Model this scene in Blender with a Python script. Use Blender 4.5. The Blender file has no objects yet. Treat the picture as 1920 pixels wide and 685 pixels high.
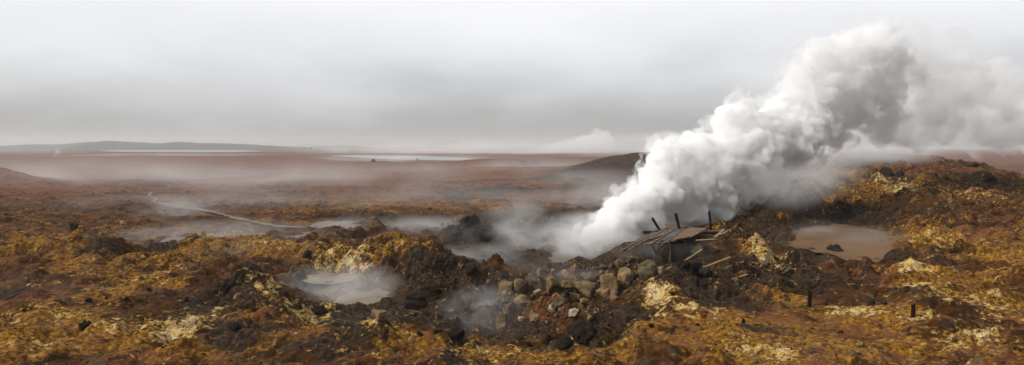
import bpy, bmesh, math, random
import numpy as np
from mathutils import Vector, Matrix

random.seed(7)
rng = np.random.default_rng(11)
SC = bpy.context.scene
COL = SC.collection
R = math.radians

# ------------------------------------------------------------------ survey
# the site was surveyed from one spot: eye 6 m above the plain, looking along +Y.
# sight lines (photo column, photo row) with a distance give real positions.
F, CX, HR, EYE = 1280.0, 960.0, 276.0, 6.0


def P(px, row, Y):
    return Vector(((px - CX) / F * Y, Y, EYE - (row - HR) / F * Y))


def tag(o, label=None, cat=None, group=None, kind=None):
    if label: o['label'] = label
    if cat: o['category'] = cat
    if group: o['group'] = group
    if kind: o['kind'] = kind
    return o


def link(name, me, mat=None, parent=None):
    o = bpy.data.objects.new(name, me)
    COL.objects.link(o)
    if mat is not None and me is not None:
        me.materials.clear(); me.materials.append(mat)
    if parent: o.parent = parent
    return o


def empty(name, loc=(0, 0, 0), rz=0.0):
    o = bpy.data.objects.new(name, None)
    o.empty_display_size = .3
    COL.objects.link(o)
    o.location = loc; o.rotation_euler = (0, 0, rz)
    return o


# ------------------------------------------------------------------ numpy noise
_perm = rng.permutation(256)
_perm = np.concatenate([_perm, _perm, _perm])
_g3 = rng.normal(size=(256, 3)); _g3 /= np.linalg.norm(_g3, axis=1)[:, None]
_g3 = _g3.astype(np.float32)


def pn(x, y, z):
    """gradient noise, about -1..1"""
    x = np.asarray(x, np.float32); y = np.asarray(y, np.float32); z = np.asarray(z, np.float32)
    x, y, z = np.broadcast_arrays(x, y, z)
    xi = np.floor(x).astype(np.int32); yi = np.floor(y).astype(np.int32); zi = np.floor(z).astype(np.int32)
    xf = x - xi; yf = y - yi; zf = z - zi
    xi &= 255; yi &= 255; zi &= 255
    u = xf * xf * xf * (xf * (xf * 6 - 15) + 10)
    v = yf * yf * yf * (yf * (yf * 6 - 15) + 10)
    w = zf * zf * zf * (zf * (zf * 6 - 15) + 10)
    out = 0
    for dz in (0, 1):
        wz = w if dz else 1 - w
        for dy in (0, 1):
            wy = v if dy else 1 - v
            for dx in (0, 1):
                wx = u if dx else 1 - u
                h = _perm[_perm[_perm[xi + dx] + yi + dy] + zi + dz]
                g = _g3[h]
                out = out + wx * wy * wz * (g[..., 0] * (xf - dx) + g[..., 1] * (yf - dy) + g[..., 2] * (zf - dz))
    return out * 1.6


def fbm(x, y, z, octv=4, gain=.5):
    a, s, t = 1.0, 0.0, 0.0
    for i in range(octv):
        s = s + a * pn(x * 2 ** i + 17.3 * i, y * 2 ** i + 5.1 * i, z * 2 ** i + 9.7 * i); t += a; a *= gain
    return s / t


def ridged(x, y, z, octv=4, gain=.55):
    a, s, t = 1.0, 0.0, 0.0
    for i in range(octv):
        n = 1 - np.abs(pn(x * 2 ** i + 31.3 * i, y * 2 ** i + 3.1 * i, z * 2 ** i + 19.7 * i)) * 1.6
        s = s + a * n; t += a; a *= gain
    return s / t


def sstep(a, b, x):
    t = np.clip((x - a) / (b - a), 0, 1)
    return t * t * (3 - 2 * t)


# ------------------------------------------------------------------ node helper
class NT:
    def __init__(s, name):
        s.m = bpy.data.materials.new(name); s.m.use_nodes = True
        s.t = s.m.node_tree; s.t.nodes.clear()
        s.out = s.t.nodes.new('ShaderNodeOutputMaterial')

    def n(s, typ, **kw):
        nd = s.t.nodes.new(typ)
        for k, v in kw.items():
            if k.startswith('i_'):
                key = k[2:]
                key = int(key) if key.isdigit() else key
                s.put(nd.inputs[key], v)
            else:
                setattr(nd, k, v)
        return nd

    def put(s, sock, v):
        if isinstance(v, bpy.types.NodeSocket): s.t.links.new(v, sock)
        elif isinstance(v, bpy.types.Node): s.t.links.new(v.outputs[0], sock)
        else: sock.default_value = v

    def math(s, op, a, b=0.0, c=0.0, clamp=False):
        nd = s.n('ShaderNodeMath', operation=op, use_clamp=clamp)
        s.put(nd.inputs[0], a); s.put(nd.inputs[1], b); s.put(nd.inputs[2], c)
        return nd.outputs[0]

    def noise(s, vec, scale, detail=4, rough=.55, dist=0.0, out=0):
        nd = s.n('ShaderNodeTexNoise', i_Scale=scale, i_Detail=detail, i_Roughness=rough, i_Distortion=dist)
        if vec is not None: s.put(nd.inputs['Vector'], vec)
        return nd.outputs[out]

    def ss(s, x, a, b, lo=0.0, hi=1.0):
        nd = s.n('ShaderNodeMapRange', interpolation_type='SMOOTHSTEP')
        s.put(nd.inputs[0], x)
        for i, v in enumerate((a, b, lo, hi)): s.put(nd.inputs[i + 1], v)
        return nd.outputs[0]

    def mix(s, f, a, b):
        nd = s.n('ShaderNodeMix', data_type='RGBA')
        s.put(nd.inputs[0], f)
        for i, v in ((6, a), (7, b)):
            s.put(nd.inputs[i], v if not isinstance(v, tuple) else (*v, 1.0)[:4])
        return nd.outputs[2]


# ------------------------------------------------------------------ terrain profile
# per sight column: (row, distance) pairs along the ground, near to far
BASE_FAR = [(404, 60), (379, 75), (357, 95), (336, 130), (322, 170), (310, 230), (301, 330), (293, 480), (288, 900), (283, 1600), (280, 2900)]


def far(*over):
    d = {y: r for r, y in BASE_FAR}
    for r, y in over: d[y] = r
    return [(r, y) for y, r in sorted(d.items())]


COLS = {
    -300: [(722, 17), (640, 20), (560, 25), (500, 31), (455, 37), (425, 44), (400, 53)] + [(388, 60), (368, 75), (340, 95), (300, 110), (296, 118), (310, 150), (312, 170), (304, 230), (299, 330), (292, 480), (287, 900), (283, 1600), (280, 2900)],
    0: [(722, 17), (640, 20.3), (575, 24), (528, 27.5), (490, 31), (456, 35), (442, 39), (427, 44), (408, 53)] + [(394, 60), (372, 75), (348, 95), (313, 110), (313, 117), (328, 150), (318, 170), (306, 230), (300, 330), (293, 480), (287, 900), (283, 1600), (280, 2900)],
    75: [(724, 17), (642, 20.3), (577, 24), (528, 27.5), (488, 31), (450, 35), (441, 39), (430, 44), (411, 53)] + far((396, 60), (374, 75), (352, 95), (333, 110)),
    160: [(726, 17), (643, 20.3), (577, 24), (528, 27.5), (486, 31), (440, 35), (472, 38), (454, 44), (420, 53)] + far((291, 480), (285.6, 750), (283.2, 1000), (282.2, 1200), (281.6, 1600)),
    230: [(727, 17), (644, 20.3), (578, 24), (530, 27.5), (489, 31), (451, 34), (482, 37), (460, 43), (421, 53)] + far((291, 480), (285.6, 750), (283.2, 1000), (282.2, 1200), (281.6, 1600)),
    300: [(729, 17), (646, 20.3), (580, 24), (534, 27.5), (495, 31), (467, 33), (502, 36), (462, 42.5), (424, 53)] + far((291, 480), (285.6, 750), (283.2, 1000), (282.2, 1200), (281.6, 1600)),
    370: [(730, 17), (648, 20.3), (583, 24), (537, 27.5), (498, 30.5), (467, 32.5), (508, 35), (470, 40), (445, 45), (424, 53)] + far((291, 480), (285.6, 750), (283.2, 1000), (282.2, 1200), (281.6, 1600)),
    430: [(730, 17), (650, 20.3), (590, 24), (540, 27.3), (506, 29.5), (480, 30.6), (524, 34), (496, 38), (452, 42), (443, 47), (423, 53)] + far((291, 480), (285.6, 750), (283.2, 1000), (282.2, 1200), (281.6, 1600)),
    490: [(732, 17), (655, 20.3), (602, 23.8), (556, 26.2), (500, 28.4), (532, 31), (522, 34), (490, 36.5), (462, 39.5), (452, 42), (446, 47), (424, 54)] + far((291, 480), (285.6, 750), (283.2, 1000), (282.2, 1200), (281.6, 1600)),
    540: [(732, 17), (660, 20.3), (614, 23), (572, 25.6), (590, 27), (556, 30), (536, 33), (518, 36), (478, 38), (450, 40.5), (458, 44), (442, 48), (424, 54)] + far((291, 480), (285.6, 750), (283.2, 1000), (282.2, 1200), (281.6, 1600)),
    585: [(732, 17), (660, 20), (606, 22.3), (628, 24.5), (592, 28), (558, 31.5), (538, 34), (520, 36), (480, 38), (452, 40), (460, 44), (442, 48), (423, 54)] + far(),
    640: [(730, 17), (650, 20), (603, 21.8), (645, 24), (596, 28.5), (565, 31.5), (545, 34), (525, 36), (500, 37.5), (475, 38.7), (455, 40.3), (462, 44), (440, 49), (424, 54)] + far((303, 260), (305, 330), (301, 480), (296, 600), (289.5, 900)),
    700: [(730, 17), (645, 19.8), (595, 21.6), (648, 24), (600, 28.5), (567, 31.5), (553, 33.2), (520, 36), (490, 37.7), (450, 40), (468, 44), (440, 49), (424, 54)] + far((303, 260), (305, 330), (301, 480), (296, 600), (289.5, 900)),
    760: [(730, 17), (644, 19.8), (593, 21.4), (645, 24), (592, 28), (570, 30), (545, 32), (515, 34.5), (482, 36.7), (448, 39.5), (472, 44), (443, 49), (424, 54)] + far((303, 260), (305, 330), (301, 480), (296, 600), (289.5, 900)),
    810: [(730, 17), (646, 19.8), (597, 21.2), (645, 23.5), (594, 28), (568, 30.3), (540, 32), (508, 34.5), (480, 36.5), (458, 39), (482, 43), (452, 48), (427, 54)] + far((303, 260), (305, 330), (301, 480), (296, 600), (289.5, 900)),
    850: [(730, 17), (652, 19.8), (620, 21), (650, 23.5), (596, 28), (570, 31), (555, 33), (525, 36), (505, 38), (496, 40), (484, 43), (462, 47.5), (420, 52.5), (412, 58)] + far((303, 260), (305, 330), (301, 480), (296, 600), (289.5, 900)),
    885: [(730, 17), (658, 19.8), (636, 20.8), (650, 23.5), (612, 27), (570, 31), (530, 33), (506, 34.8), (512, 37.5), (500, 40), (487, 43), (464, 47.5), (411, 52), (414, 58)] + far((314, 170), (298.5, 250), (300, 330), (298, 480), (289.5, 900)),
    925: [(730, 17), (662, 19.8), (642, 20.6), (655, 23.5), (615, 27), (572, 30.8), (528, 33), (498, 35), (512, 37.5), (502, 40), (488, 43), (466, 47.5), (420, 52), (416, 58)] + far((314, 170), (298.5, 250), (300, 330), (298, 480), (289.5, 900)),
    980: [(730, 17), (664, 19.6), (650, 20.6), (650, 23), (612, 26.5), (574, 30.3), (532, 33), (502, 35.5), (510, 38), (502, 40), (490, 43), (472, 47.5), (444, 53), (420, 58)] + far((314, 170), (298.5, 250), (300, 330), (298, 480), (289.5, 900)),
    1060: [(730, 17), (670, 19.5), (658, 20.4), (642, 23), (604, 26), (566, 30), (530, 33), (503, 36), (498, 38), (498, 40.5), (488, 44), (470, 48), (448, 53), (424, 58)] + far((330, 130), (314, 170)),
    1130: [(728, 17), (676, 19.2), (655, 20.5), (626, 22.6), (595, 25.5), (558, 30), (524, 33.5), (500, 36), (484, 39), (490, 42), (484, 45), (468, 49), (448, 54), (424, 60)] + far((314, 130), (296, 150), (301, 170)),
    1190: [(726, 17), (670, 19), (622, 21.8), (585, 24.3), (552, 27.5), (528, 31), (508, 34), (492, 36), (472, 38), (452, 41), (462, 46), (452, 52), (425, 60)] + far((304, 130), (287, 150), (296, 170)),
    1245: [(724, 17), (664, 19), (612, 21.8), (570, 24.2), (520, 27.3), (528, 30), (507, 33), (493, 35), (466, 37.2), (437, 40), (430, 44), (440, 50), (420, 60)] + far((300, 130), (284, 150), (296, 170)),
    1290: [(722, 17), (660, 19), (607, 21.8), (562, 24.2), (500, 28), (520, 30.5), (505, 33), (491, 35.5), (464, 37.4), (437, 40), (428, 44), (430, 50), (412, 60)] + far((300, 130), (284, 150), (296, 170)),
    1340: [(722, 17), (660, 19), (608, 21.6), (573, 23.6), (570, 26), (520, 30), (500, 32.5), (478, 34.8), (456, 36.6), (437, 40), (425, 44), (425, 50), (400, 60)] + far((376, 75), (352, 95), (320, 130), (310, 150)),
    1400: [(722, 17), (658, 19), (608, 21.4), (576, 23.4), (560, 26), (520, 29.5), (494, 32.3), (468, 35.5), (450, 38), (436, 41), (420, 45), (392, 51), (365, 57), (362, 62)] + [(355, 75), (345, 95), (335, 130), (330, 170), (318, 230), (305, 330), (295, 480), (288, 900), (283, 1600), (280, 2900)],
    1450: [(722, 17), (658, 19), (616, 21), (580, 23.2), (560, 26), (522, 29.5), (496, 32), (474, 34.8), (448, 38.5), (430, 41.5), (398, 46.5), (360, 53), (345, 57), (352, 62), (348, 75), (343, 95), (335, 130), (330, 170), (318, 230), (305, 330), (295, 480), (288, 900), (283, 1600), (280, 2900)],
    1490: [(722, 17), (655, 19), (618, 21), (582, 23.2), (556, 26), (522, 29), (500, 31.2), (486, 33.2), (464, 36), (440, 41), (412, 46), (362, 53), (340, 56), (346, 61), (325, 70), (312, 80), (312, 95), (318, 130), (320, 170), (315, 230), (305, 330), (295, 480), (288, 900), (283, 1600), (280, 2900)],
    1530: [(722, 17), (653, 19), (618, 21), (582, 23.2), (548, 26.2), (515, 29.5), (492, 31.7), (489, 33.3), (464, 36.5), (440, 41.2), (424, 46), (398, 51), (370, 56), (345, 62), (310, 74), (296, 83), (300, 95), (310, 130), (320, 170), (315, 230), (305, 330), (295, 480), (288, 900), (283, 1600), (280, 2900)],
    1590: [(722, 17), (652, 19), (616, 21), (580, 23.3), (542, 26.6), (510, 30), (490, 32), (488, 33.3), (460, 37.2), (436, 43), (425, 47), (410, 50), (380, 56), (350, 63), (318, 73), (288, 85), (296, 98), (308, 130), (320, 170), (315, 230), (305, 330), (295, 480), (288, 900), (283, 1600), (280, 2900)],
    1680: [(722, 17), (650, 19), (612, 21), (572, 23.8), (532, 27), (500, 30.2), (478, 32.7), (464, 35.2), (446, 39), (430, 43), (412, 47.5), (394, 51), (364, 57), (335, 65), (312, 73), (291, 84), (298, 98), (308, 130), (318, 170), (315, 230), (305, 330), (295, 480), (288, 900), (283, 1600), (280, 2900)],
    1740: [(720, 17), (646, 19), (604, 21), (556, 24.2), (512, 28), (474, 32), (440, 36.5), (416, 41), (398, 46), (376, 51), (354, 57), (330, 65), (310, 74), (292, 84), (299, 98), (308, 130), (318, 170), (315, 230), (305, 330), (295, 480), (288, 900), (283, 1600), (280, 2900)],
    1810: [(720, 17), (640, 19), (598, 21), (545, 24.8), (502, 29), (462, 33.5), (428, 38.5), (402, 44), (378, 50), (352, 57), (331, 65), (316, 74), (304, 84), (312, 98), (315, 130), (318, 170), (312, 230), (305, 330), (295, 480), (288, 900), (283, 1600), (280, 2900)],
    1920: [(718, 17), (636, 19), (592, 21.3), (536, 25.3), (488, 30), (444, 36), (406, 43), (380, 50), (360, 57), (347, 65), (338, 74), (334, 80), (352, 98), (340, 130), (322, 170), (312, 230), (305, 330), (295, 480), (288, 900), (283, 1600), (280, 2900)],
    2240: [(718, 17), (636, 19), (592, 21.3), (536, 25.3), (488, 30), (446, 36), (412, 43), (390, 50), (375, 57), (370, 65), (366, 74), (362, 80), (358, 98), (340, 130), (322, 170), (312, 230), (305, 330), (295, 480), (288, 900), (283, 1600), (280, 2900)],
}

GX = np.arange(-320, 2261, 12.0)                      # sight columns
GL = np.linspace(math.log(14), math.log(2900), 620)    # ln distance


def build_profile():
    keys = sorted(COLS)
    prof = []
    for k in keys:
        pts = sorted(COLS[k], key=lambda p: p[1])
        ys = np.array([p[1] for p in pts]); zs = np.array([EYE - (p[0] - HR) / F * p[1] for p in pts])
        prof.append(np.interp(np.exp(GL), ys, zs))
    prof = np.array(prof)
    Z = np.empty((len(GX), len(GL)))
    for j in range(len(GL)): Z[:, j] = np.interp(GX, keys, prof[:, j])
    for ax, ker in ((1, [1, 2, 1]), (0, [1, 3, 4, 3, 1])):
        ker = np.array(ker) / sum(ker); h = len(ker) // 2
        pad = [(0, 0), (0, 0)]; pad[ax] = (h, h)
        Zp = np.pad(Z, pad, mode='edge')
        Z = sum(w * (Zp[i:i + Z.shape[0]] if ax == 0 else Zp[:, i:i + Z.shape[1]]) for i, w in enumerate(ker))
    return Z


PROF = build_profile()


def prof_z(px, Y):
    a = np.clip((px - GX[0]) / 12.0, 0, len(GX) - 1.001); b = np.clip((np.log(Y) - GL[0]) / (GL[1] - GL[0]), 0, len(GL) - 1.001)
    i = a.astype(int); j = b.astype(int); a = a - i; b = b - j
    return (PROF[i, j] * (1 - a) * (1 - b) + PROF[i + 1, j] * a * (1 - b) + PROF[i, j + 1] * (1 - a) * b + PROF[i + 1, j + 1] * a * b)


# pools: outline on the ground as (column,row) sight points at one water level
def lvl_pt(px, row, z):
    Y = (EYE - z) * F / (row - HR)
    return ((px - CX) / F * Y, Y)


POOLS = [   # kind, level, outline (photo col,row)
    ('milk', -0.86, [(566, 522), (582, 514), (612, 511), (645, 513), (664, 519), (650, 527), (618, 531), (585, 530)]),
    ('milk', -1.25, [(632, 566), (655, 550), (690, 541), (725, 545), (735, 552), (712, 563), (684, 572), (650, 574)]),
    ('milk', -0.35, [(416, 479), (428, 474), (442, 477), (447, 485), (434, 489), (420, 487)]),
    ('mud', 0.5, [(1478, 462), (1486, 440), (1530, 426), (1585, 424), (1640, 432), (1678, 447), (1684, 462), (1660, 478), (1625, 489), (1592, 486), (1560, 474), (1520, 470)]),
    ('grey', 0.02, [(588, 424), (610, 416), (650, 415), (684, 421), (700, 431), (668, 438), (630, 437), (602, 432)]),
    ('grey', 0.0, [(520, 444), (560, 436), (600, 434), (622, 438), (600, 447), (560, 450), (530, 449)]),
    ('grey', 0.05, [(304, 452), (322, 445), (346, 445), (352, 452), (336, 460), (312, 460)]),
    ('grey', -1.05, [(1000, 486), (1030, 474), (1060, 470), (1100, 474), (1110, 482), (1080, 492), (1030, 494)]),
]
STREAM = [(284, 360), (280, 366), (292, 372), (290, 378), (330, 386), (370, 391), (410, 399), (440, 407), (480, 416), (530, 424), (590, 424)]


def seg_dist(x, y, pts):
    d = np.full(x.shape, 1e9); par = np.zeros(x.shape)
    for k in range(len(pts) - 1):
        ax, ay = pts[k]; bx, by = pts[k + 1]
        L = (bx - ax) ** 2 + (by - ay) ** 2
        t = np.clip(((x - ax) * (bx - ax) + (y - ay) * (by - ay)) / L, 0, 1)
        dd = np.hypot(x - ax - t * (bx - ax), y - ay - t * (by - ay))
        m = dd < d; d = np.where(m, dd, d); par = np.where(m, k + t, par)
    return d, par


def inside(x, y, poly):
    r = np.zeros(x.shape, bool); n = len(poly)
    for k in range(n):
        ax, ay = poly[k]; bx, by = poly[(k + 1) % n]
        c = ((ay > y) != (by > y)) & (x < (bx - ax) * (y - ay) / (by - ay + 1e-12) + ax)
        r ^= c
    return r


STREAM_W = []
for (px, row) in STREAM:
    Y = 60.0
    for _ in range(60):
        z = float(prof_z(np.array([px], float), np.array([Y]))[0]); Y = .5 * Y + .5 * (EYE - z) * F / (row - HR)
    STREAM_W.append(((px - CX) / F * Y, Y, z))
STREAM_Z = np.array([p[2] for p in STREAM_W])
STREAM_Z = np.minimum.accumulate(STREAM_Z + 0.02)
print('stream', [(round(a, 1), round(b, 1), round(c, 2)) for a, b, c in STREAM_W])


def gauss(px, Y, cx, sx, cy, sy):
    return np.exp(-((px - cx) / sx) ** 2 - ((Y - cy) / sy) ** 2)


def rockiness(px, Y):
    r = .34 + .3 * np.clip(fbm(px / 90 * Y / 30, Y / 2.6, px * 0 + 6.1, 3) * 1.6, -.5, 1)
    for a in ((790, 90, 36, 5, .8), (620, 110, 38.5, 4, .5), (920, 90, 34, 4, .9), (890, 70, 52, 5, 1.1), (1040, 140, 33, 5, 1.0), (1480, 70, 54, 7, 1.2),
              (1570, 80, 30, 3, .7), (1400, 80, 30, 4, .8), (1420, 60, 45, 8, .8), (1700, 260, 64, 22, .65), (1780, 120, 38, 8, .45), (1290, 50, 28, 2.5, .8), (300, 160, 34, 4, .5), (480, 60, 29, 4, .7),
              (780, 160, 21.5, 1.5, .3), (1120, 100, 23, 3, .5)):
        r = r + a[4] * gauss(px, Y, *a[:4])
    # smooth mud slopes
    for a in ((1480, 160, 22, 2.2, .24), (1640, 130, 22, 2, .2), (120, 160, 27, 3, .15)):
        r = r - a[4] * gauss(px, Y, *a[:4])
    r = np.where(Y > 90, r * np.clip(90 / Y, .15, 1) ** .5, r)
    return np.clip(r, .04, 1.5)


def terrain(px, Y):
    """position, rockiness"""
    X = (px - CX) / F * Y
    z = prof_z(px, Y)
    rk = rockiness(px, Y)
    flat = np.ones(X.shape)
    # water bodies: level the bed
    rims = []
    bed = np.zeros(X.shape); wet = np.zeros(X.shape)
    for kind, lv, out in POOLS:
        poly = [lvl_pt(a, b, lv) for a, b in out]
        d, _ = seg_dist(X, Y, poly + [poly[0]])
        ins = inside(X, Y, poly)
        sd = np.where(ins, -d, d) + (.95 if kind == 'mud' else .6) * fbm(X / 1.5, Y / 1.5, X * 0 + lv, 3)
        w = 1 - sstep(-.1, 1.3 if kind != 'mud' else .9, sd)
        w = w * (1 if not rims else 1 - np.max([1 - sstep(-.2, .5, r_[0]) for r_ in rims], 0))
        target = lv + np.where(sd < .0, -.12 * np.clip(-sd / .5, 0, 1), .25 * np.clip(sd, 0, 2))
        z = z * (1 - w) + target * w
        rims.append((sd, lv))
        flat = np.minimum(flat, 1 - .95 * (1 - sstep(-1.3, .1, sd)))
        wet = np.maximum(wet, 1 - sstep(0, .8, sd))
    for sd, lv in rims:      # low rims hold the water in
        z = np.where(sd > -.1, np.maximum(z, lv + np.clip(.3 * sd + .02, 0, .14) - 1.3 * np.clip(sd - .8, 0, 9)), z)
    d, par = seg_dist(X, Y, [(a, b) for a, b, c in STREAM_W])
    sz = np.interp(par, np.arange(len(STREAM_Z)), STREAM_Z)
    w = 1 - sstep(.6, 3.0, d)
    z = z * (1 - w) + (sz - .12 + .16 * sstep(.2, 1.6, d)) * w
    flat = np.minimum(flat, 1 - .72 * (1 - sstep(.6, 2.4, d)))
    flat = np.minimum(flat, 1 - .6 * gauss(px, Y, 1265, 95, 37, 3.5))
    # relief
    farf = np.clip(Y / 60, 1, 8)
    near = np.clip(60 / Y, .0, 1)
    z3 = np.zeros_like(X)
    hillm = sstep(1380, 1480, px) * sstep(44, 52, Y) * (1 - sstep(95, 130, Y))
    big = fbm(X / (7 * farf), Y / (7 * farf), z3 + 3.3, 3) * (.50 - .2 * sstep(50, 90, Y)) * farf ** .35
    big = big + hillm * .6 * fbm(X / 5.5 + 4, Y / 7, z3 + 1.9, 3)
    med = fbm(X / 2.2, Y / 2.2, z3 + 8.8, 4) * .48
    wx = X + .35 * fbm(X / 1.1 + 20, Y / 1.1, z3, 2); wy = Y + .35 * fbm(X / 1.1 + 50, Y / 1.1, z3, 2)
    lump = (np.abs(pn(wx / 1.5, wy / 1.5, z * .5 + 2)) - .28) * 1.25 + (np.abs(pn(wx / .52 + 7, wy / .52, z + 5)) - .28) * .42
    rid = (ridged(X / 1.5, Y / 1.5, z * .66, 4) - .55) * .5
    lump2 = (np.abs(pn(wx / .24 + 3, wy / .24, z * 2 + 9)) - .28) * .10
    fine = fbm(X / .28, Y / .28, z * 3, 3, .6) * .06
    clod = np.clip(pn(X / .33, Y / .33, z3 + 4.4) - .3, 0, 1) * .10
    z = z + flat * (big + med * (.45 + .55 * rk) + (lump + rid * np.clip(rk - .8, 0, .5)) * np.minimum(rk, .78) * np.clip(near * 1.3, .2, 1) + (lump2 * (.25 + rk) + fine + clod) * (.4 + .6 * rk) * near)
    # true overhang and crag: sideways displacement too
    k = flat * np.minimum(rk, .9) * np.clip(near * 1.2, 0, 1)
    X2 = X + k * .28 * fbm(X / .9, Y / .9, z / .9 + 40, 3)
    Y2 = Y + k * .34 * fbm(X / .9 + 70, Y / .9, z / .9 + 60, 3)
    return X2, Y2, z, rk, wet


# distance rows: fine close by, coarser away
Ys = [4.0]
while Ys[-1] < 2880:
    y = Ys[-1]
    if y < 16: s = .9 if y < 14 else .15
    elif y < 48: s = .055 + .0004 * (y - 16)
    elif y < 100: s = .07 + (y - 48) * .0042
    else: s = .29 * (y / 100) ** 1.75
    Ys.append(y + min(s, 60))
Ys = np.array(Ys)
core = np.linspace(-.82, .82, 1320)
ext = np.array([.86, .92, 1.0, 1.15])
U = np.concatenate([-ext[::-1], core, ext])
GU, GYY = np.meshgrid(U, Ys)
PXG = CX + F * GU
TX, TY, TZ, TRK, TWET = terrain(PXG, GYY)
# close by (before the frame) let the sheet run wide
print('terrain', TX.shape)


def grid_mesh(name, X, Y, Z):
    nr, nc = X.shape
    me = bpy.data.meshes.new(name)
    co = np.stack([X, Y, Z], -1).reshape(-1, 3).astype(np.float32)
    idx = np.arange(nr * nc).reshape(nr, nc)
    q = np.stack([idx[:-1, :-1], idx[:-1, 1:], idx[1:, 1:], idx[1:, :-1]], -1).reshape(-1, 4)
    me.vertices.add(len(co)); me.vertices.foreach_set('co', co.ravel())
    me.loops.add(q.size); me.loops.foreach_set('vertex_index', q.ravel().astype(np.int32))
    me.polygons.add(len(q)); me.polygons.foreach_set('loop_start', (np.arange(len(q)) * 4).astype(np.int32))
    me.polygons.foreach_set('use_smooth', np.ones(len(q), bool))
    me.update(calc_edges=True)
    return me


# mineral colouring, patch by patch: pale crust, dark lava/clay with painted-in shade, red iron, gold ochre, grey clay
_rows0 = HR + (EYE - TZ) * F / TY


def sight(px, row):
    ui = int(np.argmin(np.abs(U - (px - CX) / F))); r = _rows0[:, ui]; y = TY[:, ui]
    ok = np.where((y > 15) & (r <= row))[0]
    k = int(ok[0]) if len(ok) else int(np.argmin(np.abs(r - row)))
    return TX[k, ui], TY[k, ui]


CRUST = [(610, 478, 45, 25, .7), (665, 500, 32, 30, 1.1), (640, 530, 60, 12, .6), (1245, 565, 40, 25, 1), (1290, 578, 70, 10, 1), (1222, 540, 14, 20, .8), (270, 525, 40, 12, .7), (190, 485, 45, 8, .6), (110, 590, 60, 15, .7), (60, 650, 60, 28, .8),
         (250, 615, 80, 15, .7), (340, 620, 40, 30, .9), (500, 545, 32, 25, .8), (580, 600, 45, 10, 1.1), (700, 612, 60, 8, .5), (1150, 650, 60, 8, .6), (1400, 650, 100, 15, .7), (1600, 582, 75, 10, 1.1), (1720, 598, 40, 8, .9), (1715, 500, 32, 10, 1.3),
         (1735, 530, 32, 12, .9), (1830, 560, 60, 20, .9), (1880, 520, 70, 15, .7), (1820, 625, 60, 20, .9), (1750, 440, 60, 10, .9), (1690, 350, 28, 20, .9), (1810, 360, 60, 14, .5), (1460, 675, 60, 12, .7), (430, 445, 60, 10, .5), (210, 430, 30, 6, .6),
         (1420, 440, 34, 8, 1), (90, 515, 60, 12, .4), (300, 500, 40, 10, .4), (760, 458, 45, 8, .7), (540, 455, 60, 7, .5), (1580, 345, 50, 10, .5), (900, 655, 110, 8, .5), (30, 600, 50, 30, .5), (1650, 560, 40, 8, .4), (400, 590, 25, 30, .7), (1390, 405, 30, 8, .4)]
DARK = [(190, 448, 50, 8, 1), (300, 468, 40, 8, .9), (400, 560, 70, 40, .8), (440, 620, 40, 20, .8), (480, 500, 40, 20, .8), (800, 530, 80, 60, 1), (820, 490, 40, 30, .6), (720, 588, 70, 22, 1.7), (590, 585, 60, 20, .9), (680, 580, 60, 14, .8), (650, 590, 50, 15, .9), (600, 500, 40, 15, .6), (900, 550, 70, 50, 1.1), (900, 615, 90, 25, .8),  # dark clay and lava; shade of overhang, hollows and faces painted in too
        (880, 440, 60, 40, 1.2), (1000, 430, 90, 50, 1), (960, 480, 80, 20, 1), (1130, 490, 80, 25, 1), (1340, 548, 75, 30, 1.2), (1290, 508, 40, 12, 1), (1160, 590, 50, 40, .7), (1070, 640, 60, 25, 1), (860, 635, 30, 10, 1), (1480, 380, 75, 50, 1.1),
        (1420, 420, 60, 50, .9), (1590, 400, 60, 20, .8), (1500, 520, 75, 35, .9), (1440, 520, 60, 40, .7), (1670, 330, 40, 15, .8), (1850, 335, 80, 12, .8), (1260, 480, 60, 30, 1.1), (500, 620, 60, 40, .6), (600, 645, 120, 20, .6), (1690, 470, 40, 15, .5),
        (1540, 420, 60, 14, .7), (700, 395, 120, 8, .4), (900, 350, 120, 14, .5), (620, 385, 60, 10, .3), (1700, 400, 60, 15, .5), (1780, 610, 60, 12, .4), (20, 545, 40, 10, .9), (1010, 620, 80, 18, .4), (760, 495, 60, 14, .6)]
GOLD = [(60, 600, 100, 40, .8), (200, 470, 130, 25, .6), (330, 480, 60, 20, .8), (250, 610, 120, 30, .7), (760, 465, 70, 15, 1.2), (540, 455, 70, 10, 1.2), (700, 625, 120, 22, 1), (900, 655, 150, 14, 1.1), (1250, 612, 130, 40, .9), (1000, 672, 120, 14, 1.1),
        (1450, 620, 150, 50, .7), (1600, 600, 100, 20, .9), (1700, 590, 60, 20, 1), (1800, 540, 100, 40, 1), (1850, 470, 90, 30, .9), (1880, 440, 60, 20, .8), (1740, 442, 60, 22, 1.1), (1690, 500, 60, 40, .7), (1430, 445, 60, 22, 1), (1590, 370, 70, 20, .7),
        (1700, 345, 90, 20, .8), (1540, 305, 60, 15, .6), (1650, 640, 100, 40, .5), (1350, 650, 130, 25, .9), (360, 472, 80, 18, .8), (300, 450, 60, 10, .7), (500, 545, 50, 35, .9), (620, 480, 90, 22, .8), (670, 385, 160, 14, .5), (900, 385, 120, 14, .4),
        (80, 450, 100, 20, .6), (400, 440, 90, 14, .5), (1240, 560, 60, 30, .8), (1100, 625, 60, 16, .6), (120, 640, 140, 30, .7), (1500, 660, 160, 24, .7), (1860, 640, 90, 40, .5), (1480, 560, 40, 12, .7)]
RED = [(1580, 512, 55, 28, .9), (920, 600, 75, 45, .8), (1290, 500, 50, 8, .7), (1850, 440, 70, 25, .5), (0, 330, 130, 28, 1.2), (1600, 620, 120, 40, .4), (60, 480, 60, 14, .3), (1450, 640, 60, 20, .4), (300, 640, 60, 20, .5), (600, 610, 60, 14, .5), (1740, 320, 140, 20, .6)]
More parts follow.
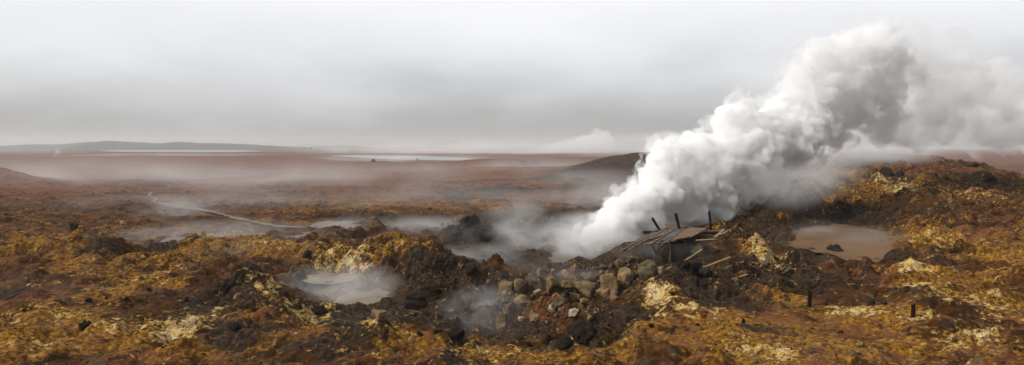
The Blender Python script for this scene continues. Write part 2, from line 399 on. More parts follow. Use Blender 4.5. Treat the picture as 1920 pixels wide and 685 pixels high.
GREY = [(640, 550, 120, 45, .9), (1000, 470, 130, 28, 1), (560, 505, 60, 20, .6), (330, 448, 60, 12, .7), (440, 480, 40, 12, .6), (600, 430, 130, 16, .6), (950, 540, 60, 30, .4), (1780, 540, 40, 14, .4), (1440, 580, 40, 10, .3), (1560, 345, 120, 25, .3)]


def paint(lst):
    a = np.zeros(TX.shape)
    for (px, row, rx, rr, amt) in lst:
        x0, y0 = sight(px, row); _, ya = sight(px, row + rr); _, yb = sight(px, max(row - rr, 300))
        ry = np.clip((yb - ya) / 2, .45, 14 if y0 < 70 else 60); rxw = rx / F * y0
        sub = (np.abs(TY - y0) < 3 * ry) & (np.abs(TX - x0) < 3 * rxw)
        a[sub] += amt * np.exp(-((TX[sub] - x0) / rxw) ** 2 - ((TY[sub] - y0) / ry) ** 2)
    return a


nz1 = fbm(TX / 3.2, TY / 3.2, TX * 0 + 1.5, 3); nz2 = fbm(TX / 4, TY / 4, TX * 0 + 7.5, 3); nz3 = fbm(TX / 9, TY / 9, TX * 0 + 3.1, 3)
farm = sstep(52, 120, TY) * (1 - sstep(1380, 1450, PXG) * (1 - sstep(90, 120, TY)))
hill_ = sstep(1380, 1450, PXG) * (1 - sstep(90, 120, TY))
cr = .08 + .30 * nz1 + .62 * paint(CRUST) - .25 * farm
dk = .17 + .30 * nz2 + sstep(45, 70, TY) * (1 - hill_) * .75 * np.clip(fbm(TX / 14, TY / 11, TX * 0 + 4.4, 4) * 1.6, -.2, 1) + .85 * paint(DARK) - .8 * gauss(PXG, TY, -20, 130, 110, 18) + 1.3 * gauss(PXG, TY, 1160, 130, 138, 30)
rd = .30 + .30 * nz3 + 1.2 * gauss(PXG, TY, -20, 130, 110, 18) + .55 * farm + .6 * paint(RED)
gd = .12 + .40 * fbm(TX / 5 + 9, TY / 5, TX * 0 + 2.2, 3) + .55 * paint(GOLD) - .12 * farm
gy = .5 * fbm(TX / 4 + 3, TY / 4, TX * 0 + 5.2, 3) - .05 + .55 * paint(GREY)
cr, dk, rd, gd, gy = [np.clip(v, 0, 1.2) for v in (cr, dk, rd, gd, gy)]
gme = grid_mesh('ground', TX, TY, TZ)
att = gme.color_attributes.new('mineral', 'FLOAT_COLOR', 'POINT')
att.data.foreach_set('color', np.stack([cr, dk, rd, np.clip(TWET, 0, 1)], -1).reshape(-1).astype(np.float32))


# ------------------------------------------------------------------ ground material
def ground_material():
    g = NT('mineral_ground')
    geo = g.n('ShaderNodeNewGeometry'); pos = geo.outputs['Position']
    at = g.n('ShaderNodeVertexColor', layer_name='mineral')
    sep = g.n('ShaderNodeSeparateColor'); g.put(sep.inputs[0], at.outputs['Color'])
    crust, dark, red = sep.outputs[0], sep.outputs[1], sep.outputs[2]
    wet = at.outputs['Alpha']
    at2 = g.n('ShaderNodeVertexColor', layer_name='mineral_b')
    sep2 = g.n('ShaderNodeSeparateColor'); g.put(sep2.inputs[0], at2.outputs['Color'])
    gold, grey, far_ = sep2.outputs[0], sep2.outputs[1], sep2.outputs[2]
    n_big = g.noise(pos, .45, 5, .6)
    n_med = g.noise(pos, 1.7, 8, .62, .4)
    n_fin = g.noise(pos, 7.0, 8, .68)
    n_spk = g.noise(pos, 24.0, 4, .7)
    n_c = g.noise(pos, .9, 9, .66, .8)
    near_ = g.math('SUBTRACT', 1.0, far_)
    brown = g.mix(g.ss(n_med, .36, .64), (.027, .0105, .0022), (.080, .0310, .0058))
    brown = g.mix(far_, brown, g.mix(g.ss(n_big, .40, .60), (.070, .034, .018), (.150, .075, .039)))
    # gold ochre
    gsum = g.math('ADD', g.math('ADD', g.math('ADD', g.math('MULTIPLY', g.noise(pos, .31, 4, .55, .5), .42), g.math('MULTIPLY', n_c, .42)), g.math('MULTIPLY', n_fin, .16)), g.math('MULTIPLY', gold, .20))
    gmask = g.ss(gsum, .535, .62)
    ochre = g.mix(g.ss(n_fin, .38, .64), (.085, .034, .0042), (.36, .175, .019))
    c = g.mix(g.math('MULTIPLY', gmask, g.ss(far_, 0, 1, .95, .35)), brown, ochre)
    # grey and olive clay
    gyn = g.ss(g.math('ADD', g.math('MULTIPLY', grey, .34), n_med), .56, .72, 0, .85)
    c = g.mix(gyn, c, g.mix(g.ss(n_fin, .4, .6), (.075, .058, .038), (.15, .118, .082)))
    # red iron
    redc = g.mix(n_med, (.085, .030, .014), (.19, .074, .036))
    rmask = g.ss(g.math('ADD', n_c, g.math('MULTIPLY', red, .26)), .56, .74, 0, .85)
    c = g.mix(rmask, c, redc)
    # dark clay and lava, plus shade of hollows and mound faces painted in
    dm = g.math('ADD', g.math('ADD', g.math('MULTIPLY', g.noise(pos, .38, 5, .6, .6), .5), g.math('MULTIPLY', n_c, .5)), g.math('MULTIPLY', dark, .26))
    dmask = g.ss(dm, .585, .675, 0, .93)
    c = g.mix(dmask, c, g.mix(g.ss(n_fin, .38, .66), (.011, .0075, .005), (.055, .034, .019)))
    # pale sulphur and silica crust, broken into flakes
    cm = g.math('ADD', g.math('MULTIPLY', g.noise(pos, 2.1, 9, .63, .35), .55), g.math('MULTIPLY', n_fin, .45))
    cm = g.math('ADD', cm, g.math('MULTIPLY', crust, .21))
    cmask = g.ss(cm, .58, .665); ccore = g.ss(cm, .625, .72)
    pale = g.mix(g.ss(n_med, .38, .62), (.72, .50, .16), (.76, .63, .42))
    pale = g.mix(ccore, g.mix(g.ss(n_fin, .4, .6), (.26, .135, .022), (.52, .33, .07)), pale)
    pale = g.mix(g.ss(n_spk, .36, .56), (.22, .125, .03), pale)
    c = g.mix(g.math('MULTIPLY', cmask, .9), c, pale)
    # dark grit specks
    c = g.mix(g.ss(n_spk, .60, .70, 0, .6), c, (.014, .0095, .006))
    # damp mud round the water
    c = g.mix(g.math('MULTIPLY', wet, .5), c, (.10, .066, .04))
    b1 = g.n('ShaderNodeBump', i_Strength=1.0, i_Distance=.10); g.put(b1.inputs['Height'], n_fin)
    b2 = g.n('ShaderNodeBump', i_Strength=.6, i_Distance=.03); g.put(b2.inputs['Height'], n_spk); g.put(b2.inputs['Normal'], b1.outputs[0])
    bs = g.n('ShaderNodeBsdfPrincipled', i_Roughness=g.ss(n_big, .3, .7, .62, .95))
    bs.inputs['Specular IOR Level'].default_value = .06
    g.put(bs.inputs['Base Color'], c); g.put(bs.inputs['Normal'], b2.outputs[0])
    g.put(g.out.inputs[0], bs.outputs[0])
    return g.m


M_GROUND = ground_material()
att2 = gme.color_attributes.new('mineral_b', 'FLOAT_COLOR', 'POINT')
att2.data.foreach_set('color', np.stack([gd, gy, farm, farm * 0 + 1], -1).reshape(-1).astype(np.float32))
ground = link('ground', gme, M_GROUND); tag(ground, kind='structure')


# ------------------------------------------------------------------ lookup on the finished ground
def gz(x, y):
    """height of the sheet at a world spot"""
    px = CX + F * x / y
    return float(terrain(np.array([px]), np.array([y]))[2][0])


# screen-order lookup from the survey point
_rows = HR + (EYE - TZ) * F / TY
_cols = CX + F * TX / TY


def ground_at(px, row):
    """first ground point along a sight line"""
    ui = int(np.argmin(np.abs(U - (px - CX) / F)))
    r = _rows[:, ui]; y = TY[:, ui]
    ok = np.where((y > 15) & (r <= row))[0]
    k = int(ok[0]) if len(ok) else int(np.argmin(np.abs(r - row)))
    return Vector((TX[k, ui], TY[k, ui], TZ[k, ui]))


# ------------------------------------------------------------------ water
def flat_poly(name, pts, z, sub=.0):
    bm = bmesh.new()
    # smooth closed curve through the outline
    n = len(pts); out = []
    for i in range(n):
        p0, p1, p2, p3 = [Vector((*pts[(i + k) % n], 0)) for k in (-1, 0, 1, 2)]
        for s in range(6):
            t = s / 6
            out.append(.5 * ((2 * p1) + (p2 - p0) * t + (2 * p0 - 5 * p1 + 4 * p2 - p3) * t * t + (3 * p1 - p0 - 3 * p2 + p3) * t ** 3))
    cen = sum(out, Vector()) / len(out)
    vs = [bm.verts.new((*(cen + (p - cen) * 1.12).xy, z)) for p in out]
    bm.faces.new(vs)
    bmesh.ops.triangulate(bm, faces=bm.faces[:])
    me = bpy.data.meshes.new(name); bm.to_mesh(me); bm.free()
    return me


def water_mat(name, col, rough, bump=.02, scale=3.0, streak=(1, 1, 1), spec=.5):
    g = NT(name)
    geo = g.n('ShaderNodeNewGeometry')
    mp = g.n('ShaderNodeMapping'); g.put(mp.inputs['Vector'], geo.outputs['Position']); mp.inputs['Scale'].default_value = streak
    n = g.noise(mp.outputs[0], scale, 4, .5)
    n2 = g.noise(mp.outputs[0], scale * .35, 5, .6, .6)
    c = g.mix(g.ss(n2, .35, .68), tuple(v * .72 for v in col), tuple(min(1, v * 1.18) for v in col))
    b = g.n('ShaderNodeBump', i_Strength=.3, i_Distance=bump); g.put(b.inputs['Height'], n)
    bs = g.n('ShaderNodeBsdfPrincipled', i_Roughness=rough, i_IOR=1.33); bs.inputs['Specular IOR Level'].default_value = spec
    g.put(bs.inputs['Base Color'], c); g.put(bs.inputs['Normal'], b.outputs[0])
    g.put(g.out.inputs[0], bs.outputs[0])
    return g.m


W_MILK = water_mat('milky_silica_water', (.18, .135, .092), .45, spec=.2)
W_MUD = water_mat('brown_mud_water', (.125, .068, .030), .6, .01, 1.0, spec=.12)
W_GREY = water_mat('shallow_grey_water', (.11, .08, .06), .45, spec=.14)
W_LAKE = water_mat('lake_water', (.10, .11, .12), .3, .05, .3, spec=.25)
for kind, lv, out in POOLS:
    pts = [lvl_pt(a, b, lv) for a, b in out]
    o = link('water', flat_poly('pool_sheet', pts, lv), {'milk': W_MILK, 'mud': W_MUD, 'grey': W_GREY}[kind])
    tag(o, kind='structure')


def ribbon(name, pts, zs, width):
    P3 = [Vector((a, b, 0)) for a, b in pts]
    dense, dz = [], []
    for i in range(len(P3) - 1):
        p0 = P3[max(i - 1, 0)]; p1 = P3[i]; p2 = P3[i + 1]; p3 = P3[min(i + 2, len(P3) - 1)]
        for s in range(8):
            t = s / 8
            dense.append(.5 * ((2 * p1) + (p2 - p0) * t + (2 * p0 - 5 * p1 + 4 * p2 - p3) * t * t + (3 * p1 - p0 - 3 * p2 + p3) * t ** 3))
            dz.append(zs[i] * (1 - t) + zs[i + 1] * t)
    bm = bmesh.new(); prev = None
    for i, p in enumerate(dense):
        d = (dense[min(i + 1, len(dense) - 1)] - dense[max(i - 1, 0)]).normalized(); nrm = Vector((-d.y, d.x, 0))
        w = width(i / len(dense)) * (.45 + .9 * abs(math.sin(i * .41) * math.sin(i * .23 + 1)) + .25 * math.sin(i * 1.7))
        a = bm.verts.new((*(p + nrm * w).xy, dz[i])); b = bm.verts.new((*(p - nrm * w * .9).xy, dz[i]))
        if prev: bm.faces.new((prev[0], prev[1], b, a))
        prev = (a, b)
    bmesh.ops.recalc_face_normals(bm, faces=bm.faces[:])
    me = bpy.data.meshes.new(name); bm.to_mesh(me); bm.free(); return me


o = link('stream', ribbon('stream', [(a, b) for a, b, c in STREAM_W], STREAM_Z - .05, lambda t: .16 + .28 * t), W_GREY)
tag(o, kind='structure')


def far_sheet(name, pts, z, mat):
    o = link(name, flat_poly(name, [lvl_pt(a, b, z) for a, b in pts], z), mat); tag(o, kind='structure'); return o


# ------------------------------------------------------------------ render / camera / light (bottom part continues below)
cam_d = bpy.data.cameras.new('camera'); cam = bpy.data.objects.new('camera', cam_d); COL.objects.link(cam)
cam.location = (0, 0, EYE); cam.rotation_euler = (R(90), 0, 0)
cam_d.sensor_fit = 'HORIZONTAL'; cam_d.sensor_width = 36
cam_d.lens = 36 * F / 1920
cam_d.shift_y = -(342.5 - HR) / 1920
cam_d.clip_start = .1; cam_d.clip_end = 8000
SC.camera = cam

SUN_EL, SUN_AZ = 38, -106      # azimuth clockwise from +Y: left of the view
sd = bpy.data.lights.new('sun', 'SUN'); sd.energy = 3.5; sd.angle = R(10); sd.color = (1, .96, .9)
sun = bpy.data.objects.new('sun', sd); COL.objects.link(sun)
dirv = Vector((math.sin(R(SUN_AZ)) * math.cos(R(SUN_EL)), math.cos(R(SUN_AZ)) * math.cos(R(SUN_EL)), math.sin(R(SUN_EL))))
sun.rotation_euler = (-dirv).to_track_quat('-Z', 'Y').to_euler()
sun.location = (-20, -10, 40)

w = bpy.data.worlds.new('World'); SC.world = w; w.use_nodes = True
t = w.node_tree; t.nodes.clear()
N = lambda typ: t.nodes.new(typ)
sky = N('ShaderNodeTexSky'); sky.sky_type = 'NISHITA'; sky.sun_disc = False
sky.sun_elevation = R(SUN_EL); sky.sun_rotation = R(SUN_AZ)
bg1 = N('ShaderNodeBackground'); bg1.inputs[1].default_value = .1
t.links.new(sky.outputs[0], bg1.inputs[0])
tc = N('ShaderNodeTexCoord')
sx = N('ShaderNodeSeparateXYZ'); t.links.new(tc.outputs['Generated'], sx.inputs[0])
rampn = N('ShaderNodeValToRGB')
cr_ = rampn.color_ramp
cr_.elements[0].position = 0.0; cr_.elements[0].color = (.06, .05, .045, 1)
cr_.elements[1].position = 1.0; cr_.elements[1].color = (1.2, 1.2, 1.2, 1)
for p, c in ((.495, (.08, .07, .065)), (.5, (.33, .335, .34)), (.508, (.345, .35, .355)), (.518, (.40, .405, .41)), (.538, (.62, .625, .64)), (.565, (.86, .865, .885)), (.60, (1.0, 1.0, 1.02)), (.65, (1.06, 1.06, 1.07)), (.85, (1.3, 1.3, 1.31))):
    e = cr_.elements.new(p); e.color = (*c, 1)
mz = N('ShaderNodeMath'); mz.operation = 'MULTIPLY_ADD'; mz.inputs[1].default_value = .5; mz.inputs[2].default_value = .5
t.links.new(sx.outputs[2], mz.inputs[0])
nz = N('ShaderNodeTexNoise'); nz.inputs['Scale'].default_value = 3.2; nz.inputs['Detail'].default_value = 5
mpn = N('ShaderNodeMapping'); mpn.inputs['Scale'].default_value = (1, 1, 2.6)
t.links.new(tc.outputs['Generated'], mpn.inputs[0]); t.links.new(mpn.outputs[0], nz.inputs['Vector'])
ma = N('ShaderNodeMath'); ma.operation = 'MULTIPLY_ADD'; ma.inputs[1].default_value = .075; ma.inputs[2].default_value = -.0375
t.links.new(nz.outputs[0], ma.inputs[0])
mu = N('ShaderNodeMath'); mu.operation = 'ADD'; t.links.new(mz.outputs[0], mu.inputs[0]); t.links.new(ma.outputs[0], mu.inputs[1])
t.links.new(mu.outputs[0], rampn.inputs[0])
bg2 = N('ShaderNodeBackground'); 
fy = N('ShaderNodeMapRange'); fy.interpolation_type = 'SMOOTHSTEP'
for i_, v_ in enumerate((-.6, .4, .28, 1.0)): fy.inputs[i_ + 1].default_value = v_
t.links.new(sx.outputs[1], fy.inputs[0]); t.links.new(fy.outputs[0], bg2.inputs[1])   # unseen sky dimmed behind the eye to darken slopes facing it
t.links.new(rampn.outputs[0], bg2.inputs[0])
mx = N('ShaderNodeMixShader'); mx.inputs[0].default_value = .93
t.links.new(bg1.outputs[0], mx.inputs[1]); t.links.new(bg2.outputs[0], mx.inputs[2])
wo = N('ShaderNodeOutputWorld'); t.links.new(mx.outputs[0], wo.inputs[0])

SC.render.engine = 'CYCLES'
cy = SC.cycles
cy.use_denoising = True; cy.denoiser = 'OPENIMAGEDENOISE'
try:
    cy.denoising_input_passes = 'RGB_ALBEDO_NORMAL'; cy.denoising_prefilter = 'ACCURATE'
except Exception: pass
cy.max_bounces = 40; cy.diffuse_bounces = 2; cy.glossy_bounces = 2; cy.transmission_bounces = 2; cy.volume_bounces = 36; cy.transparent_max_bounces = 16
cy.volume_max_steps = 256; cy.volume_step_rate = 1.0
cy.caustics_reflective = False; cy.caustics_refractive = False
cy.sample_clamp_indirect = 6
cy.use_adaptive_sampling = True; cy.adaptive_threshold = .02
vs = SC.view_settings
SC.display_settings.display_device = 'sRGB'
vs.view_transform = 'Standard'; vs.look = 'None'; vs.gamma = 1; vs.exposure = 0; vs.use_curve_mapping = False


# ------------------------------------------------------------------ haze
def haze_box(x0, x1, y0, y1, z0, z1, dens):
    bm = bmesh.new()
    bmesh.ops.create_cube(bm, size=1)
    for v in bm.verts:
        v.co = ((x0 + x1) / 2 + v.co.x * (x1 - x0), (y0 + y1) / 2 + v.co.y * (y1 - y0), (z0 + z1) / 2 + v.co.z * (z1 - z0))
    me = bpy.data.meshes.new('haze'); bm.to_mesh(me); bm.free()
    g = NT('haze_air')
    v = g.n('ShaderNodeVolumePrincipled', i_Density=dens)
    v.inputs['Color'].default_value = (.93, .94, .95, 1); v.inputs['Anisotropy'].default_value = .15
    g.put(g.out.inputs['Volume'], v.outputs[0])
    return tag(link('haze', me, g.m), kind='stuff')


haze_box(-3600, 3600, -60, 3200, -7, 48, .00032)

# ------------------------------------------------------------------ far country
def hill(name, px0, px1, Y, depth, ridge, base, col, seed):
    """a long low hill: ridge = [(column,row)] of its skyline at distance Y"""
    nx, ny = 220, 26
    pxs = np.linspace(px0, px1, nx); X0 = (pxs - CX) / F * Y
    top = EYE - (np.interp(pxs, [p[0] for p in ridge], [p[1] for p in ridge]) - HR) / F * Y
    top = top + .5 * fbm(X0 / 30, X0 * 0 + seed, X0 * 0, 4) * Y / 900
    v = np.linspace(-1, 1, ny)
    Xg = np.repeat(X0[None], ny, 0); Yg = Y + depth * np.repeat(v[:, None], nx, 1)
    sh = np.cos(v * math.pi / 2) ** 1.1
    Zg = base + (np.maximum(top, base + .2) - base)[None] * sh[:, None]
    Zg = Zg + fbm(Xg / 26, Yg / 26, Xg * 0 + seed, 4) * .9 * sh[:, None] * (1 - sh[:, None] ** 6)
    g = NT(name + '_cover'); pos = g.n('ShaderNodeNewGeometry').outputs['Position']
    c = g.mix(g.ss(g.noise(pos, .05, 6, .6), .4, .62), col, tuple(x * .55 for x in col))
    bs = g.n('ShaderNodeBsdfPrincipled', i_Roughness=.95); g.put(bs.inputs['Base Color'], c); g.put(g.out.inputs[0], bs.outputs[0])
    return tag(link(name, grid_mesh(name, Xg, Yg, Zg), g.m), kind='structure')


hill('hills', -420, 330, 1800, 160, [(-420, 270), (-100, 274), (0, 274), (60, 271), (120, 271), (175, 266), (240, 268), (330, 277)], -6, (.026, .027, .028), 3.1)
hill('hills', 120, 640, 1500, 110, [(120, 281), (150, 276), (178, 267), (205, 264), (260, 267), (300, 269), (335, 266), (370, 268), (420, 269), (470, 271), (520, 274), (580, 279), (640, 284)], -6, (.026, .030, .016), 7.7)
hill('hills', 480, 1250, 2300, 140, [(480, 276), (560, 275), (640, 273), (700, 276), (800, 277), (900, 277), (1000, 276), (1120, 278), (1250, 281)], -6, (.05, .052, .052), 5.2)
hill('hills', 1800, 2600, 900, 90, [(1800, 306), (1860, 303), (1930, 302), (2100, 300), (2600, 303)], -14, (.05, .045, .04), 2.2)

far_sheet('lake', [(205, 282.6), (260, 281.6), (350, 281.6), (440, 282), (470, 284), (400, 285.4), (300, 285.2), (230, 284.6)], .9, W_LAKE)
far_sheet('lake', [(634, 292.6), (660, 291.4), (740, 292), (820, 294.6), (885, 298), (862, 300), (760, 299), (690, 296)], -2.4, W_LAKE)


def simple_mat(name, col, rough=.8, var=.35, scale=3.0, bump=.0, stretch=(1, 1, 1), spec=.3):
    g = NT(name)
    tcn = g.n('ShaderNodeTexCoord'); mp = g.n('ShaderNodeMapping'); g.put(mp.inputs['Vector'], tcn.outputs['Object']); mp.inputs['Scale'].default_value = stretch
    n = g.noise(mp.outputs[0], scale, 7, .62, .3)
    n2 = g.noise(mp.outputs[0], scale * 5, 5, .65)
    c = g.mix(g.ss(n, .34, .68), tuple(x * (1 - var) for x in col), tuple(min(1, x * (1 + var)) for x in col))
    c = g.mix(g.ss(n2, .52, .72, 0, .55), c, tuple(x * .35 for x in col))
    bs = g.n('ShaderNodeBsdfPrincipled', i_Roughness=rough); bs.inputs['Specular IOR Level'].default_value = spec
    g.put(bs.inputs['Base Color'], c)
    if bump:
        b = g.n('ShaderNodeBump', i_Strength=.8, i_Distance=bump); g.put(b.inputs['Height'], n2); g.put(bs.inputs['Normal'], b.outputs[0])
    g.put(g.out.inputs[0], bs.outputs[0]); return g.m


def box_bm(bm, x0, x1, y0, y1, z0, z1):
    r = bmesh.ops.create_cube(bm, size=1)
    for v in r['verts']: v.co = ((x0 + x1) / 2 + v.co.x * (x1 - x0), (y0 + y1) / 2 + v.co.y * (y1 - y0), (z0 + z1) / 2 + v.co.z * (z1 - z0))
    return r['verts']


def mesh_of(name, bm):
    me = bpy.data.meshes.new(name); bm.to_mesh(me); bm.free(); return me


M_SHED = simple_mat('white_shed_paint', (.72, .72, .70), .6, .08, .2)
M_SHEDG = simple_mat('grey_shed_paint', (.22, .23, .24), .6, .1, .2)
M_ROOF = simple_mat('grey_sheet_roof', (.34, .35, .36), .5, .1, .2)
M_GLASS = simple_mat('dark_glazing', (.03, .035, .04), .2, .1, .2)
M_STEEL = simple_mat('dark_steel', (.05, .05, .05), .6, .1, .5)


def building(px0, px1, row_b, row_t, Y, depth, label, wall_mat, bays):
    a = P(px0, row_b, Y); b = P(px1, row_b, Y); W = b.x - a.x; H = (row_b - row_t) / F * Y
    e = empty('building', ((a.x + b.x) / 2, Y, a.z)); tag(e, label, 'building', 'distant buildings across the lake')
    bm = bmesh.new(); box_bm(bm, -W / 2, W / 2, 0, depth, -3, H * .8); link('wall', mesh_of('wall', bm), wall_mat, e)
    bm = bmesh.new()
    vs = box_bm(bm, -W / 2 - .4, W / 2 + .4, -.4, depth + .4, H * .8, H)
    for v in vs:
        if v.co.z > H * .9: v.co.y = depth / 2 + (v.co.y - depth / 2) * .08
    link('roof', mesh_of('roof', bm), M_ROOF, e)
    for i in range(bays):
        cx = -W / 2 + (i + .5) * W / bays
        bm = bmesh.new(); box_bm(bm, cx - W / bays * .3, cx + W / bays * .3, -.12, .1, H * .25, H * .6); link('window', mesh_of('window', bm), M_GLASS, e)
    return e


building(785, 812, 280.5, 273.5, 1500, 14, 'long white shed across the lake, left one of the white pair', M_SHED, 4)
building(814, 840, 280.5, 274.2, 1500, 12, 'white shed far across the lake, right one of the white pair', M_SHED, 3)
building(843, 862, 280.8, 276.4, 1510, 12, 'low pale shed right of the white pair far across the lake', M_SHED, 3)
building(744, 778, 280.5, 275, 1520, 12, 'low grey building left of the white sheds far across the lake', M_SHEDG, 4)
building(566, 588, 280.5, 274.5, 1520, 14, 'small pale building alone in the haze on the far left shore', M_SHED, 2)
# mast
mb = P(886, 287, 1200)
e = empty('mast', mb); tag(e, 'thin dark mast standing on the far plain right of the white sheds', 'mast')
bm = bmesh.new(); H = 14.5
for sx_, sy_ in ((-1, -1), (1, -1), (1, 1), (-1, 1)):
    vs = box_bm(bm, -.14, .14, -.14, .14, 0, H)
    for v in vs: v.co.x += sx_ * (.8 - .5 * v.co.z / H); v.co.y += sy_ * (.8 - .5 * v.co.z / H)
link('lattice', mesh_of('lattice', bm), M_STEEL, e)
bm = bmesh.new(); box_bm(bm, -.6, .6, -.6, .6, H, H + 1.0); link('head_frame', mesh_of('head_frame', bm), M_STEEL, e)
bm = bmesh.new(); box_bm(bm, -1.6, 1.6, -1.6, 1.6, -2, .02); link('footing', mesh_of('footing', bm), M_SHEDG, e)


# ------------------------------------------------------------------ boulders
def boulder_mesh(name, seed, cuts=11, sub=4, lump=.10, size=(1, 1, .8)):
    r_ = np.random.default_rng(seed)
    bm = bmesh.new(); bmesh.ops.create_icosphere(bm, subdivisions=sub, radius=1)
    co = np.array([v.co[:] for v in bm.verts])
    nrm = r_.normal(size=(cuts, 3)); nrm /= np.linalg.norm(nrm, axis=1)[:, None]
    d = r_.uniform(.46, .9, cuts)
    dot = co @ nrm.T
    lim = np.where(dot > .05, d / np.maximum(dot, .05), 9)
    lim = np.concatenate([lim, np.full((len(co), 1), 1.0)], 1)
    k = 60.0
    rad = -np.log(np.exp(-k * lim).sum(1)) / k
    p = co * rad[:, None]
    o = seed * 1.37
    rad2 = 1 + lump * fbm(p[:, 0] * 2.0 + o, p[:, 1] * 2.0, p[:, 2] * 2.0, 4) + lump * .5 * (ridged(p[:, 0] * 3 + o, p[:, 1] * 3, p[:, 2] * 3, 3) - .6)
    p = p * rad2[:, None] * np.array(size)
    for v, c in zip(bm.verts, p): v.co = c
    for f in bm.faces: f.smooth = True
    return mesh_of(name, bm)


def rock_mat(name, top, low, dark=.55):
    g = NT(name); tcn = g.n('ShaderNodeTexCoord'); ob = tcn.outputs['Object']
    pos = g.n('ShaderNodeNewGeometry').outputs['Position']
    n = g.noise(pos, 2.4, 7, .62, .5); n2 = g.noise(pos, 9, 8, .68); n3 = g.noise(pos, 34, 4, .7)
    c = g.mix(g.ss(n, .36, .64), low, top)
    c = g.mix(g.ss(n2, .52, .70, 0, dark), c, tuple(x * .3 for x in low))
    c = g.mix(g.ss(n3, .58, .7, 0, .5), c, tuple(x * .35 for x in low))
    b1 = g.n('ShaderNodeBump', i_Strength=.8, i_Distance=.06); g.put(b1.inputs['Height'], n2)
    b2 = g.n('ShaderNodeBump', i_Strength=.6, i_Distance=.02); g.put(b2.inputs['Height'], n3); g.put(b2.inputs['Normal'], b1.outputs[0])
    bs = g.n('ShaderNodeBsdfPrincipled', i_Roughness=.9); bs.inputs['Specular IOR Level'].default_value = .07
    g.put(bs.inputs['Base Color'], c); g.put(bs.inputs['Normal'], b2.outputs[0]); g.put(g.out.inputs[0], bs.outputs[0]); return g.m


RM = {'tan': rock_mat('tan_altered_rock', (.259, .180, .086), (.158, .097, .043)),
      'grey': rock_mat('grey_altered_rock', (.205, .140, .068), (.085, .056, .027)),
      'green': rock_mat('olive_grey_rock', (.150, .115, .066), (.062, .046, .026)),
      'brown': rock_mat('brown_rubble', (.108, .065, .032), (.050, .030, .016)),
      'pink': rock_mat('pinkish_rock', (.216, .137, .086), (.122, .072, .047)),
      'pale': rock_mat('bleached_rock', (.46, .40, .29), (.28, .23, .15)),
      'dark': rock_mat('dark_lava', (.030, .022, .016), (.012, .009, .007))}
_bm_cache = {}


def rock(px, row, w, h, matk, label, seed, cat='boulder', name='boulder', group=None, cuts=9, lump=.10, sink=.25, sub=4):
    """a rock whose visible body is about w x h photo pixels, its foot at (px,row)"""
    g = ground_at(px, row)
    s = g.y / F
    rx, rz = w * s / 2, h * s / 2
    key = (seed % 9, cuts, sub, lump)
    if key not in _bm_cache: _bm_cache[key] = boulder_mesh(name, 100 + seed % 9 + cuts * 10, cuts, sub, lump)
    me = _bm_cache[key].copy(); me.materials.clear(); me.materials.append(RM[matk])
    o = bpy.data.objects.new(name, me); COL.objects.link(o)
    o.scale = (rx * 1.2, (rx + rz) / 2 * 1.15, rz * 1.7)
    o.location = (g.x, g.y + rx * .5, g.z + rz * (.9 - 1.5 * sink))
    o.rotation_euler = (.25 * math.sin(seed), .3 * math.cos(seed * 1.7), seed * 1.9)
    tag(o, label, cat, group); return o


